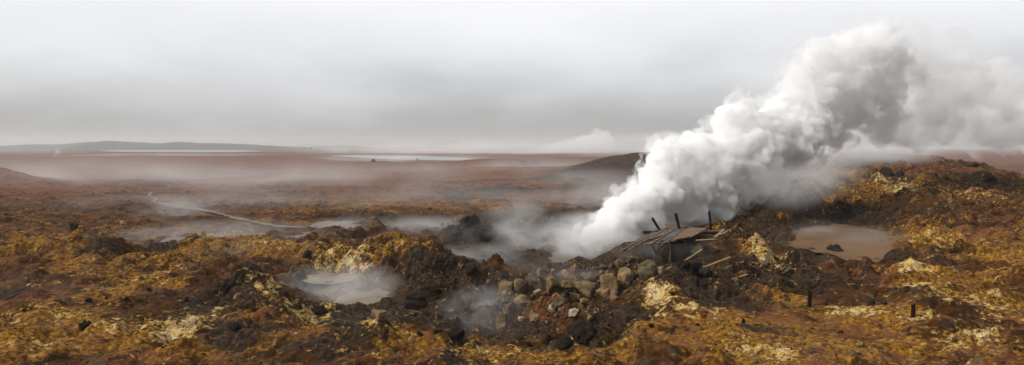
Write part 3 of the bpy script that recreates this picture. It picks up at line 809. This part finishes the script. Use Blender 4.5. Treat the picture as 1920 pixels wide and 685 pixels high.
G1 = 'altered boulders spilled below the deck'
B = [
    (948, 549, 34, 26, 'grey', 'pale topped dark sided boulder at the left end of the pile, below the dark bank'),
    (1003, 545, 44, 36, 'green', 'large lumpy olive grey boulder in the middle left of the pile'),
    (972, 547, 26, 26, 'grey', 'smooth grey boulder tucked left of the big lumpy olive grey one'),
    (1036, 546, 26, 30, 'grey', 'dull grey boulder tucked right of the big lumpy olive grey one'),
    (1011, 555, 16, 12, 'pale', 'small pale stone in front of the lumpy olive grey boulder'),
    (1062, 545, 26, 24, 'grey', 'light grey slab like boulder left of the cracked grey one'),
    (1100, 558, 46, 34, 'grey', 'big cracked grey boulder in the middle of the pile'),
    (1078, 562, 24, 18, 'tan', 'tan boulder leaning on the left foot of the cracked grey one'),
    (1142, 546, 38, 36, 'tan', 'large tan boulder with a sloping top, right of the cracked grey one'),
    (1132, 557, 28, 22, 'tan', 'rounded light tan boulder at the foot of the large tan one'),
    (1153, 561, 15, 20, 'pink', 'narrow pinkish stone upright beside the rounded light tan boulder'),
    (1175, 532, 32, 32, 'tan', 'square tan block with a flat top, right of the large tan boulder'),
    (1216, 518, 36, 34, 'green', 'big olive grey boulder with a notched top below the deck'),
    (1197, 522, 18, 16, 'brown', 'brown boulder wedged between the square tan block and the notched one'),
    (1240, 512, 18, 16, 'tan', 'tan stone right of the notched olive grey boulder'),
    (1257, 509, 18, 12, 'grey', 'grey stone below the vertical prop of the deck'),
    (1045, 576, 32, 24, 'green', 'dark olive grey boulder alone in the hollow below the cracked one'),
    (1035, 584, 20, 14, 'pale', 'pale flat stone in front of the dark boulder in the hollow'),
    (1050, 585, 15, 11, 'pink', 'pinkish stone right of the pale flat stone in the hollow'),
    (1098, 575, 24, 20, 'tan', 'orange tan boulder on the bare slope under the cracked grey one'),
    (1088, 584, 16, 13, 'brown', 'brown stone just below the orange tan boulder'),
    (1073, 596, 22, 14, 'pale', 'pale wedge shaped stone lowest on the bare slope'),
    (1000, 601, 22, 20, 'tan', 'rounded tan boulder at the lower left of the pile'),
    (976, 603, 12, 11, 'pale', 'little whitish stone left of the rounded tan boulder'),
    (983, 574, 40, 28, 'grey', 'broad grey boulder with a peaked top on the lower left slope'),
    (956, 588, 26, 26, 'brown', 'brown boulder under the broad peaked grey one'),
    (944, 612, 24, 26, 'grey', 'tall grey boulder lowest at the left of the pile'),
    (1018, 519, 26, 18, 'pink', 'pinkish tan boulder on the crest behind the lumpy olive grey one'),
    (1060, 518, 18, 14, 'tan', 'tan stone on the crest between the two halves of the pile'),
    (1081, 512, 18, 14, 'pink', 'pinkish stone on the crest left of the grey heap'),
    (1160, 502, 18, 16, 'pink', 'dusty pink stone high on the pile above the square tan block'),
    (1133, 509, 20, 15, 'brown', 'brown boulder high on the pile above the large tan one'),
    (1183, 494, 17, 14, 'grey', 'grey stone high on the pile left of the notched boulder'),
    (1203, 492, 15, 13, 'brown', 'brown stone highest on the pile under the steaming deck'),
    (708, 598, 38, 22, 'grey', 'half buried grey boulder behind the near mound, right of the milky pool'),
    (820, 598, 18, 14, 'brown', 'brown stone in the hollow right of the dark bank by the pools'),
    (1228, 480, 16, 12, 'grey', 'grey stone under the left end of the deck'),
]
for i, (px, row, w_, h_, mk, lab) in enumerate(B):
    rock(px, row, w_, h_, mk, lab, i * 5 + 3, group=G1, lump=.26 if mk in ('green',) else .26, sink=.36)

# small rubble between them
rr = random.Random(5)
n = 0
while n < 150:
    px = rr.uniform(900, 1230); row = rr.uniform(498, 612)
    lo = 520 if px < 1060 else 520 - (px - 1060) * .17
    if row < lo - 18 or row > 628 - max(0, (px - 1060)) * .42: continue
    w_ = rr.choice([5, 6, 7, 8, 10, 12]); h_ = w_ * rr.uniform(.6, .9)
    rock(px, row, w_, h_, rr.choice(['brown', 'brown', 'tan', 'grey', 'pink', 'green', 'dark']), 'small stone lying among the pale boulders of the rubble pile', n * 7 + 1,
         cat='stone', name='rubble_stone', group='small stones in the rubble pile', cuts=7, sub=2)
    n += 1

D = [
    (159, 617, 18, 13, 'largest round black stone on the bare left slope'),
    (165, 568, 11, 9, 'black stone higher up the bare left slope, above the largest black one'),
    (199, 560, 6, 5, 'tiny black stone right of the higher black stone on the left slope'),
    (233, 564, 8, 6, 'small black stone in the middle of the left slope'),
    (247, 578, 7, 6, 'small black stone just below the pair in the middle of the left slope'),
    (278, 546, 7, 6, 'small black stone under the white crust patch of the left slope'),
    (349, 564, 8, 6, 'black pebble at the top edge of the dark gully on the left slope'),
    (140, 432, 24, 10, 'flat black rock lying on the brown slope at the far left'),
    (1304, 506, 36, 22, 'largest black rock on the crest right of the white streak'),
    (1282, 502, 20, 15, 'round black rock at the top left of the dark crest'),
    (1326, 522, 28, 18, 'black rock at the right end of the dark crest'),
    (854, 638, 42, 22, 'long black overhanging rock at the right edge of the near mound'),
    (820, 626, 16, 9, 'black stone sunk in the ochre top of the near mound'),
    (786, 630, 13, 8, 'smaller black stone at the middle of the near mound'),
    (1224, 616, 10, 8, 'black stone in the bare ochre patch right of the hollow'),
    (1310, 612, 8, 6, 'little black stone right of the bare ochre patch'),
    (1393, 606, 8, 7, 'little black stone left of the left stake'),
    (1634, 572, 15, 13, 'dark round rock between the two stakes'),
    (1660, 572, 9, 5, 'flat dark stone right of the dark round rock between the stakes'),
    (1579, 626, 11, 6, 'flat dark stone on the reddish slope below the stakes'),
    (1572, 478, 36, 20, 'dark rock rising from the front of the brown mud pond'),
    (1908, 658, 12, 8, 'dark stone at the bottom right corner of the slope'),
    (1090, 640, 50, 34, 'large black rock in the shadowed hollow at the bottom centre'),
    (1064, 652, 34, 20, 'black rock left of the large one in the bottom hollow'),
    (432, 545, 26, 20, 'black rock at the top of the dark gully on the left mound'),
    (440, 622, 30, 18, 'black rock near the foot of the left mound'),
    (1490, 355, 26, 18, 'black crag on top of the dark rocky knob by the plume'),
    (1470, 362, 22, 18, 'black crag on the left shoulder of the dark knob'),
    (1510, 374, 24, 20, 'black crag on the right shoulder of the dark knob'),
    (1592, 398, 28, 18, 'black rock on the slope above the mud pond'),
    (1668, 328, 24, 16, 'black rock high on the right hill'),
    (1690, 332, 18, 11, 'flat black rock right of another high on the right hill'),
    (1830, 314, 22, 9, 'dark rock on the skyline of the right hill'),
    (1862, 340, 22, 10, 'flat dark rock on the right flank of the hill'),
    (700, 304, 13, 6, 'dark rock on the edge of the plain in front of the far lake'),
    (783, 302, 7, 6, 'small dark rock on the plain edge near the end of the lake'),
    (880, 428, 40, 26, 'black rock on top of the dark mound left of the steam'),
    (910, 448, 44, 28, 'black rock on the right side of the dark mound left of the steam'),
    (858, 450, 30, 22, 'black rock on the left side of the dark mound left of the steam'),
    (885, 512, 30, 18, 'dark rock on the crest of the dark bank left of the boulders'),
    (780, 575, 50, 28, 'dark rock on the front of the bank right of the lower milky pool'),
    (560, 530, 26, 16, 'dark rock beside the upper milky pool'),
    (600, 590, 36, 16, 'dark rock on the shore below the milky pools'),
    (575, 484, 20, 13, 'dark rock in the yellow bank above the upper pool'),
]
for i, (px, row, w_, h_, lab) in enumerate(D):
    rock(px, row, w_, h_, 'dark', lab, i * 4 + 2, cat='rock', name='lava_rock', group='dark lava rocks', cuts=7, lump=.42, sub=4, sink=.42)


# loose grit and clods: one mass nobody could count
def gravel():
    ico = bmesh.new(); bmesh.ops.create_icosphere(ico, subdivisions=1, radius=1)
    bv = np.array([v.co[:] for v in ico.verts]); bf = np.array([[v.index for v in f.verts] for f in ico.faces]); ico.free()
    sel = np.where((TY > 17.5) & (TY < 62) & (np.abs(U)[None] < .8))
    wgt = (1 / TY[sel] ** 1.2) * (.15 + np.clip(fbm(TX[sel] / 1.8, TY[sel] / 1.8, TX[sel] * 0 + 2, 3) + .15, 0, 1) ** 2) * (TWET[sel] < .1)
    k = rng.choice(len(wgt), 6500, replace=False, p=wgt / wgt.sum())
    c = np.stack([TX[sel][k], TY[sel][k], TZ[sel][k]], -1)
    sz = .012 + .034 * rng.random(len(k)) ** 3.0 * (c[:, 1] / 24) ** .5
    sc = rng.uniform(.6, 1.3, (len(k), 1, 3)) * sz[:, None, None]
    jit = 1 + rng.uniform(-.28, .28, (len(k), len(bv), 1))
    v = bv[None] * sc * jit + c[:, None] + np.array([0, 0, 1]) * (sz * .35)[:, None, None]
    f = bf[None] + (np.arange(len(k)) * len(bv))[:, None, None]
    me = bpy.data.meshes.new('gravel'); me.from_pydata(v.reshape(-1, 3).tolist(), [], f.reshape(-1, 3).tolist())
    g = NT('grit'); pos = g.n('ShaderNodeNewGeometry').outputs['Position']
    rnd = g.n('ShaderNodeNewGeometry').outputs['Random Per Island']
    rp = g.n('ShaderNodeValToRGB'); g.put(rp.inputs[0], rnd)
    e0 = rp.color_ramp.elements
    e0[0].position = 0; e0[0].color = (.012, .009, .007, 1); e0[1].position = 1; e0[1].color = (.26, .17, .06, 1)
    for p_, c_ in ((.25, (.03, .016, .006)), (.6, (.10, .045, .011)), (.85, (.16, .08, .018))):
        q = rp.color_ramp.elements.new(p_); q.color = (*c_, 1)
    bs = g.n('ShaderNodeBsdfPrincipled', i_Roughness=.9); bs.inputs['Specular IOR Level'].default_value = .07
    g.put(bs.inputs['Base Color'], rp.outputs[0]); g.put(g.out.inputs[0], bs.outputs[0])
    tag(link('gravel', me, g.m), kind='stuff')


gravel()

# ------------------------------------------------------------------ the wrecked boardwalk
STR = (1, 14, 14)
WD = {'grey': simple_mat('weathered_grey_wood', (.062, .043, .027), .85, .4, .8, .01, STR),
      'brown': simple_mat('brown_wet_wood', (.13, .066, .028), .8, .4, .8, .01, STR),
      'tan': simple_mat('pale_split_wood', (.20, .13, .06), .85, .35, .8, .01, STR),
      'dark': simple_mat('dark_soaked_wood', (.012, .008, .005), .9, .4, .8, .01, STR, .06)}


def plank_mesh(L, w_, th, seed=0):
    """a board along +X from 0 to L, a little bowed, with split ends"""
    r_ = random.Random(seed); bm = bmesh.new(); nseg = 7; rings = []
    for i in range(nseg + 1):
        t_ = i / nseg; x = L * t_
        bow = math.sin(t_ * math.pi) * L * r_.uniform(.002, .006)
        ring = []
        for sy_, sz_ in ((-1, -1), (1, -1), (1, 1), (-1, 1)):
            ex = (r_.uniform(-.04, .04) if i in (0, nseg) else 0)
            ring.append(bm.verts.new((x + ex, sy_ * w_ / 2 * r_.uniform(.94, 1.04), sz_ * th / 2 - bow)))
        rings.append(ring)
    for a, b in zip(rings, rings[1:]):
        for k in range(4): bm.faces.new((a[k], a[(k + 1) % 4], b[(k + 1) % 4], b[k]))
    bm.faces.new(rings[0][::-1]); bm.faces.new(rings[-1])
    bmesh.ops.recalc_face_normals(bm, faces=bm.faces[:])
    bmesh.ops.bevel(bm, geom=bm.edges[:], offset=min(w_, th) * .08, segments=1, affect='EDGES')
    return mesh_of('plank', bm)


def lay(o, a, b, roll=0.0, origin=None):
    """put a +X board from point a to point b"""
    d = (b - a).normalized()
    q = d.to_track_quat('X', 'Z')
    o.rotation_mode = 'QUATERNION'
    o.rotation_quaternion = q @ Matrix.Rotation(roll, 3, 'X').to_quaternion()
    o.location = a if origin is None else a - origin


DZ = 1.17


def deck_pt(px, row, z=DZ):
    x, y = lvl_pt(px, row, z); return Vector((x, y, z))


deck0 = deck_pt(1262, 440) - Vector((0, 0, DZ - 0.0)); deck0.z = 0
deck = empty('boardwalk', deck0)
tag(deck, 'collapsed wooden viewing platform with loose boards at the edge of the steaming vent', 'platform')
sd_ = 0


def board(name, a, b, w_, th, matk, roll=0.0):
    global sd_
    sd_ += 1
    o = link(name, plank_mesh((b - a).length, w_, th, sd_), WD[matk], deck); lay(o, a, b, roll, deck0); return o


rp_ = random.Random(3)
# deck boards, left part sagging into the steam
for i in range(17):
    f_ = i / 16
    fx = 1163 + 101 * f_; bx = 1214 + 82 * f_
    if i in (4, 10): continue
    sag = max(0, .35 - f_) * 1.5
    a = deck_pt(fx + rp_.uniform(-4, 4), 452.5 + rp_.uniform(-4, 3.5)); b = deck_pt(bx + rp_.uniform(-3, 3), 430.5 + rp_.uniform(-1.2, 2.5))
    a.z -= sag + rp_.uniform(0, .12); b.z -= sag * .45 - rp_.uniform(0, .03)
    board('plank', a, b, .19, .045, 'grey' if rp_.random() < .8 else 'brown', rp_.uniform(-.16, .16))
# sliding brown boards
for i in range(5):
    a = deck_pt(1264 + 7 * i, 452 - .8 * i); b = deck_pt(1296 + 6.5 * i, 431 + .4 * i); a.z += .06 + .015 * i; b.z += .12
    board('plank', a, b, .21, .045, 'brown', .05)
# pale bearers of the stripped bay
for (x0, r0, x1, r1, w_, th, m_, dz) in (
        (1288, 447, 1324, 432.5, .14, .07, 'tan', .05), (1296, 434, 1358, 433, .12, .09, 'tan', -.02), (1308, 449.5, 1342, 447.5, .30, .06, 'tan', -.05),
        (1340, 447, 1357, 432, .15, .07, 'tan', .04), (1350, 444, 1369, 434, .13, .05, 'tan', .10), (1270, 441, 1300, 440, .12, .09, 'grey', -.10), (1324, 441, 1350, 440, .11, .07, 'grey', -.05)):
    a = deck_pt(x0, r0); b = deck_pt(x1, r1); a.z += dz; b.z += dz; board('bearer', a, b, w_, th, m_)
a = deck_pt(1358, 438); b = deck_pt(1368, 436); a.z += .55; b.z += .0; board('bearer', a, b, .2, .05, 'tan', .8)
# front and back beams under the boards
for (x0, r0, x1, r1) in ((1210, 450, 1282, 449), (1206, 432, 1350, 432)):
    a = deck_pt(x0, r0); b = deck_pt(x1, r1); a.z -= .12; b.z -= .12; board('beam', a, b, .12, .16, 'dark')
# props
for (x0, r0, x1, r1, w_, m_, Yp) in ((1256, 449, 1256, 495, .085, 'tan', 34.9), (1238, 455, 1223, 496, .06, 'tan', 35.0), (1221, 459, 1243, 495, .08, 'brown', 35.2), (1234, 462, 1241, 494, .06, 'tan', 35.4),
                                     (1258, 450, 1236, 466, .10, 'brown', 34.8)):
    a = P(x0, r0, Yp); b = P(x1, r1, Yp)
    board('prop', a, b, w_, w_ * .8, m_)
# dark posts under the deck
for px in (1290, 1338):
    a = deck_pt(px, 433); a.z -= .1; b = a.copy(); b.z = gz(b.x, b.y) - .3
    board('pile', a, b, .13, .13, 'dark')


def post(px0, row0, px1, row1, Y, w_, matk, label, group, cat='post', name='wooden_post', cap=True):
    """round topped squared post, foot (px0,row0), head (px1,row1)"""
    a = P(px0, row0, Y); b = P(px1, row1, Y); L = (b - a).length
    gzv = gz(a.x, a.y)
    d = (b - a).normalized(); ext_ = max(.25, (a.z - gzv) / max(d.z, .3) + .25)
    a2 = a - d * ext_
    me = plank_mesh((b - a2).length, w_, w_ * .9, int(px0)); me.name = name
    o = bpy.data.objects.new(name, me); COL.objects.link(o); me.materials.append(WD[matk]); lay(o, a2, b)
    tag(o, label, cat, group); return o


GP = 'old railing posts of the platform'
post(1236, 430, 1223, 409.5, 40.3, .15, 'dark', 'dark wooden post leaning strongly left behind the platform', GP)
post(1274, 430, 1267, 400.5, 40.3, .16, 'dark', 'tallest dark wooden post leaning slightly left behind the middle of the platform', GP)
post(1333, 428, 1330, 396.5, 40.6, .12, 'dark', 'thin dark post standing nearly upright behind the right end of the platform', GP)
for (px, row, w_, h_, lab) in ((1518, 576, .13, 31, 'left of the two black stakes on the ochre slope, the taller one'), (1711, 596, .11, 24, 'right of the two black stakes on the ochre slope, the shorter one')):
    g = ground_at(px, row)
    me = plank_mesh(h_ / F * g.y + .3, w_, w_ * .8, int(px)); o = link('stake', me, WD['dark'])
    lay(o, g - Vector((0, 0, .3)), g + Vector((.02, 0, h_ / F * g.y)))
    tag(o, lab, 'stake', 'black stakes')


def loose(px0, r0, px1, r1, w_, th, matk, label, lift=.06, roll=0.0):
    a = ground_at(px0, r0); b = ground_at(px1, r1)
    if abs(a.y - b.y) > 5: b = P(px1, r1, a.y + 1.0)
    a = a + Vector((0, 0, lift)); b = b + Vector((0, 0, lift))
    o = link('loose_plank', plank_mesh((b - a).length, w_, th, int(px0)), WD[matk]); lay(o, a, b, roll)
    tag(o, label, 'plank', 'loose planks strewn right of the platform'); return o


loose(1314, 511, 1367, 487, .11, .07, 'tan', 'long pale pole lying diagonally on the slope below the platform', .10)
loose(1376, 527, 1398, 519, .13, .05, 'tan', 'short pale board lying alone lowest on the dark slope')
loose(1434, 504, 1445, 474, .18, .05, 'grey', 'grey board lying steeply uphill below the left end of the mud pond', .08)
loose(1393, 453, 1421, 456, .17, .06, 'grey', 'grey board lying level right of the platform under the yellow crust')
loose(1374, 434, 1385, 451, .18, .06, 'grey', 'grey board sloping downhill against the right end of the platform')
loose(1469, 516, 1483, 506, .14, .05, 'grey', 'grey board end on the dark slope beneath the mud pond')
loose(1280, 497, 1316, 474, .09, .07, 'tan', 'pale broken beam fallen below the front of the platform', .12)
loose(1298, 482, 1314, 468, .34, .04, 'tan', 'wide pale panel of boards resting on the fallen beam', .16, .9)
loose(1552, 466, 1562, 476, .07, .05, 'dark', 'dark stick leaning out of the mud pond beside the rock', .1)

# ------------------------------------------------------------------ steam
def puff_hull(name, puffs, voxel, seed, grow=0.0, billow=.0, kids=12, krange=(.32, .55), gkids=0, squash=1.0):
    """union of rounded billows -> one closed surface, then cauliflower relief"""
    r_ = np.random.default_rng(seed)
    allp = []
    for (c, r) in puffs:
        c = np.array(c); allp.append((c, r))
        for _ in range(kids):
            d = r_.normal(size=3); d /= np.linalg.norm(d)
            rr_ = r * r_.uniform(*krange); cc = c + d * (r * r_.uniform(.72, .92)); allp.append((cc, rr_))
            for _ in range(gkids):
                d2 = d * .7 + r_.normal(size=3) * .6; d2 /= np.linalg.norm(d2)
                allp.append((cc + d2 * rr_ * .85, rr_ * r_.uniform(.3, .5)))
    ico = bmesh.new(); bmesh.ops.create_icosphere(ico, subdivisions=3, radius=1)
    bv = np.array([v.co[:] for v in ico.verts]); bf = np.array([[v.index for v in f.verts] for f in ico.faces]); ico.free()
    V = np.concatenate([bv * (r + grow) + c for c, r in allp]); Fc = np.concatenate([bf + i * len(bv) for i in range(len(allp))])
    me = bpy.data.meshes.new(name + '_raw')
    me.vertices.add(len(V)); me.vertices.foreach_set('co', V.astype(np.float32).ravel())
    me.loops.add(Fc.size); me.loops.foreach_set('vertex_index', Fc.astype(np.int32).ravel())
    me.polygons.add(len(Fc)); me.polygons.foreach_set('loop_start', (np.arange(len(Fc)) * 3).astype(np.int32)); me.update(calc_edges=True)
    tmp = bpy.data.objects.new('tmp', me); COL.objects.link(tmp)
    md = tmp.modifiers.new('r', 'REMESH'); md.mode = 'VOXEL'; md.voxel_size = voxel
    sm = tmp.modifiers.new('s', 'SMOOTH'); sm.factor = .5; sm.iterations = 2
    dg = bpy.context.evaluated_depsgraph_get()
    out = bpy.data.meshes.new_from_object(tmp.evaluated_get(dg)); out.name = name
    bpy.data.objects.remove(tmp); bpy.data.meshes.remove(me)
    if billow:
        n = len(out.vertices); co = np.empty(n * 3, np.float32); out.vertices.foreach_get('co', co); co = co.reshape(-1, 3)
        no = np.empty(n * 3, np.float32); out.vertex_normals.foreach_get('vector', no); no = no.reshape(-1, 3)
        b = np.zeros(n)
        for k, (s_, a_) in enumerate(((1.9, 1.0), (.9, .6), (.42, .32), (.2, .12))):
            b += a_ * (np.abs(pn(co[:, 0] / s_ + seed, co[:, 1] / s_, co[:, 2] / s_)) * 1.5 - .4)
        co = co + no * (billow * b)[:, None]
        out.vertices.foreach_set('co', co.astype(np.float32).ravel()); out.update()
    for p in out.polygons: p.use_smooth = True
    return out


def steam_mat(name, dens, aniso=.2, col=(.994, .994, .994), noise=None, step=1.0):
    g = NT(name); v = g.n('ShaderNodeVolumePrincipled')
    v.inputs['Color'].default_value = (*col, 1); v.inputs['Anisotropy'].default_value = aniso
    g.m.cycles.volume_step_rate = step
    if noise is None:
        v.inputs['Density'].default_value = dens
    else:
        pos = g.n('ShaderNodeNewGeometry').outputs['Position']
        nn = g.noise(pos, noise[0], 3, .55, .4)
        g.put(v.inputs['Density'], g.ss(nn, noise[1], noise[2], 0, dens))
    g.put(g.out.inputs['Volume'], v.outputs[0])
    return g.m


def fill(lst, n=4):
    out = []
    for a, b in zip(lst, lst[1:]):
        for k in range(n):
            t_ = k / n; out.append(tuple(u * (1 - t_) + v * t_ for u, v in zip(a, b)))
    return out + [lst[-1]]


def pf(lst): return [(tuple(P(a, b, y)), r / F * y) for a, b, y, r in lst]


CORE = pf([(1112, 442, 46.3, 22), (1142, 424, 46.6, 34), (1172, 405, 47, 40), (1205, 385, 47.5, 46), (1225, 415, 47, 30), (1245, 350, 48, 52),
           (1248, 292, 48.2, 36), (1290, 345, 48.8, 64), (1290, 395, 48, 34), (1318, 290, 49, 46), (1345, 320, 49.3, 66), (1345, 375, 48.8, 40), (1385, 285, 49.8, 66), (1392, 228, 50, 40), (1400, 335, 49.6, 46), (1430, 270, 50.6, 66),
           (1475, 262, 51.4, 62), (1512, 240, 52, 44), (1455, 215, 52, 34), (1432, 320, 51, 40)])
HIGH = pf([(1490, 205, 52.5, 42), (1500, 150, 53.4, 42), (1530, 180, 53.8, 58), (1555, 235, 54, 42), (1535, 108, 54, 34), (1575, 140, 54.6, 54), (1600, 190, 55, 56), (1585, 92, 55, 36), (1625, 110, 55.8, 52), (1640, 165, 56.2, 52),
           (1640, 84, 56.5, 38), (1672, 110, 57, 38), (1655, 215, 56.5, 36)])
TAIL = pf([(1600, 70, 56, 36), (1640, 60, 57, 40), (1660, 100, 58, 60), (1650, 160, 58, 60), (1740, 100, 60, 50), (1790, 120, 62, 50), (1690, 130, 58, 44), (1700, 85, 58, 26), (1680, 190, 58, 44), (1640, 240, 57, 44), (1735, 150, 61, 52), (1760, 200, 62, 62), (1700, 215, 60, 50), (1805, 215, 64, 62), (1810, 150, 65, 45), (1850, 240, 66, 56), (1850, 170, 67, 50), (1900, 200, 69, 64), (1760, 250, 63, 30), (1690, 250, 61, 30), (1620, 250, 59, 40), (1960, 210, 71, 70), (2040, 190, 74, 80), (2130, 170, 78, 90)])
CORE = [(c_, r_ * .86) for c_, r_ in CORE]; HIGH = [(c_, r_ * .80) for c_, r_ in HIGH]
plume_at = Vector(P(1062, 470, 46)); plume_at.z = -1.0
plume = empty('steam_plume', plume_at)
tag(plume, 'dense white billowing steam plume rising to the right from the vent behind the collapsed deck', 'steam')


def steam_part(name, me, mat, parent):
    me.transform(Matrix.Translation(-Vector(parent.location))); return link(name, me, mat, parent)


steam_part('billow', puff_hull('billow', CORE, .105, 4, 0, .36, 16, (.26, .5), 4), steam_mat('dense_steam', 4.5), plume)
steam_part('billow', puff_hull('billow', HIGH, .125, 9, 0, .42, 16, (.26, .5), 4), steam_mat('grey_steam', 1.6), plume)
def tear(me, seed, amp, vox=.15):
    """drag the skin about so that shreds of it hang off the billows"""
    n = len(me.vertices); co = np.empty(n * 3, np.float32); me.vertices.foreach_get('co', co); co = co.reshape(-1, 3)
    o = []
    for k in range(3):
        o.append(fbm(co[:, 0] / 1.1 + seed * 3 + 11 * k, co[:, 1] / 1.1 + 7 * k, co[:, 2] / 1.1, 4, .62))
    co = co + np.stack(o, -1) * amp
    me.vertices.foreach_set('co', co.astype(np.float32).ravel()); me.update()
    return remesh(me, vox)


def remesh(me, vox):
    tmp = bpy.data.objects.new('tmp', me); COL.objects.link(tmp)
    md = tmp.modifiers.new('r', 'REMESH'); md.mode = 'VOXEL'; md.voxel_size = vox
    out = bpy.data.meshes.new_from_object(tmp.evaluated_get(bpy.context.evaluated_depsgraph_get())); out.name = me.name
    bpy.data.objects.remove(tmp); bpy.data.meshes.remove(me)
    for p in out.polygons: p.use_smooth = True
    return out



steam_part('fringe', puff_hull('fringe', CORE + HIGH, .2, 57, .5, .5, 12, (.3, .55), 2), steam_mat('torn_steam', 1.6, noise=(1.1, .46, .66), step=.12), plume)
steam_part('tail', tear(puff_hull('tail', TAIL, .3, 5, 0, .9, 12, (.3, .55), 3), 5, 1.6, .3), steam_mat('tail_steam', .9, noise=(.36, .45, .68), step=.16), plume)


def mist(px, row, Y, rpx, rrow, ry, dens, label=None, scale=.35, lo=.38, hi=.7, seed=0, name='mist'):
    """a low drifting bank of steam: soft edged, uneven inside"""
    c = P(px, row, Y); rx, rz = rpx / F * Y, rrow / F * Y
    bm = bmesh.new(); bmesh.ops.create_icosphere(bm, subdivisions=3, radius=1)
    me = mesh_of(name, bm)
    g = NT('drifting_steam'); tcn = g.n('ShaderNodeTexCoord'); ob = tcn.outputs['Object']
    ln = g.n('ShaderNodeVectorMath', operation='LENGTH'); g.put(ln.inputs[0], ob)
    edge = g.ss(ln.outputs['Value'], .15, .98, 1, 0)
    pos = g.n('ShaderNodeNewGeometry').outputs['Position']
    mp = g.n('ShaderNodeMapping'); g.put(mp.inputs['Vector'], pos); mp.inputs['Scale'].default_value = (1, .8, 1.7); mp.inputs['Location'].default_value = (seed * 3.1, seed, 0)
    nn = g.noise(mp.outputs[0], scale, 4, .6, .6)
    d = g.math('MULTIPLY', edge, g.ss(nn, lo, hi, 0, dens))
    v = g.n('ShaderNodeVolumePrincipled'); v.inputs['Color'].default_value = (.97, .97, .97, 1); v.inputs['Anisotropy'].default_value = .2
    g.put(v.inputs['Density'], d); g.put(g.out.inputs['Volume'], v.outputs[0])
    g.m.cycles.volume_step_rate = 1.0
    o = link(name, me, g.m); o.location = c; o.scale = (rx, ry, rz)
    return tag(o, kind='stuff') if not label else tag(o, label, 'steam')


mist(1105, 448, 45, 125, 62, 4.5, .75, scale=.5, lo=.3, hi=.65, seed=1)             # foot of the plume
mist(975, 430, 48, 100, 80, 6, .19, scale=.4, lo=.34, seed=2)
mist(890, 485, 42, 130, 30, 5, .20, scale=.45, lo=.3, seed=3)
mist(640, 545, 33.5, 150, 62, 4, .34, scale=.5, lo=.32, seed=4)            # milky pools
mist(905, 590, 29, 110, 62, 4, .34, scale=.5, lo=.32, seed=5)
mist(1060, 530, 33, 170, 60, 2.5, .20, scale=.5, lo=.34, seed=20)
mist(1250, 470, 37, 130, 50, 2.5, .22, scale=.5, lo=.34, seed=6)
mist(760, 430, 52, 260, 30, 7, .16, scale=.3, lo=.3, seed=7)
mist(400, 440, 46, 230, 34, 6, .13, scale=.3, lo=.32, seed=8)
mist(330, 400, 60, 90, 46, 6, .10, scale=.3, lo=.34, seed=21)
mist(400, 395, 72, 460, 52, 14, .040, scale=.12, lo=.28, seed=25)
mist(840, 385, 78, 330, 52, 16, .045, scale=.12, lo=.28, seed=26)
mist(760, 297, 420, 220, 10, 50, .022, scale=.04, lo=.25, seed=27)
mist(1580, 450, 41, 140, 42, 6, .11, scale=.4, lo=.34, seed=9)             # mud pond
mist(1500, 310, 60, 150, 85, 5, .36, scale=.25, lo=.32, seed=10)           # hill flank under the plume
mist(1475, 345, 47.5, 120, 66, 3.5, .40, scale=.4, lo=.3, seed=24)
mist(1620, 275, 76, 200, 50, 9, .32, scale=.2, lo=.32, seed=11)
mist(1150, 370, 70, 190, 60, 12, .09, scale=.2, lo=.3, seed=12)
mist(1080, 335, 110, 200, 30, 18, .03, scale=.1, lo=.3, seed=22)
mist(160, 335, 120, 460, 58, 45, .026, scale=.07, lo=.26, hi=.78, seed=13)
mist(600, 350, 112, 430, 70, 45, .026, scale=.07, lo=.26, hi=.78, seed=14)
mist(950, 322, 170, 360, 34, 36, .030, scale=.05, lo=.26, hi=.78, seed=15)
mist(330, 294, 470, 300, 9, 70, .016, scale=.03, lo=.3, seed=16)
mist(900, 280, 1000, 420, 22, 140, .018, scale=.015, lo=.25, hi=.8, seed=17)
mist(1180, 275, 420, 220, 34, 60, .018, scale=.03, lo=.3, seed=18)

FJET = pf([(101, 294, 400, 1.6), (103, 291, 400, 2.4), (106, 287.5, 400.5, 3.2), (108, 283, 401, 3.4), (112, 286, 401, 3), (109, 278.5, 402, 2.2), (104, 282, 401, 1.8)])
fj = empty('steam_jet', (FJET[0][0][0], 400, gz(FJET[0][0][0], 400))); tag(fj, 'small white steam jet rising from the far brown plain on the left', 'steam')
steam_part('billow', tear(puff_hull('billow', FJET, .14, 23, 0, .3, 10, (.3, .5), 2), 6, 1.0, .12), steam_mat('small_jet_steam', .11), fj)

JET = pf(fill([(962, 287.2, 900, 1.3), (966, 287, 900, 1.8), (976, 286.5, 900, 3), (988, 286, 900, 4), (1000, 285, 902, 6), (1018, 283, 904, 8), (1040, 281, 906, 11), (1065, 278, 908, 14), (1095, 274, 910, 18), (1130, 268, 912, 22)]))
je = empty('steam_jet', (JET[0][0][0], 900, -3)); tag(je, 'far white steam jet blowing flat to the right on the horizon', 'steam')
steam_part('billow', tear(puff_hull('billow', JET, .45, 21, 0, .9, 12, (.25, .5), 2), 8, 2.2, .4), steam_mat('jet_steam', .05), je)
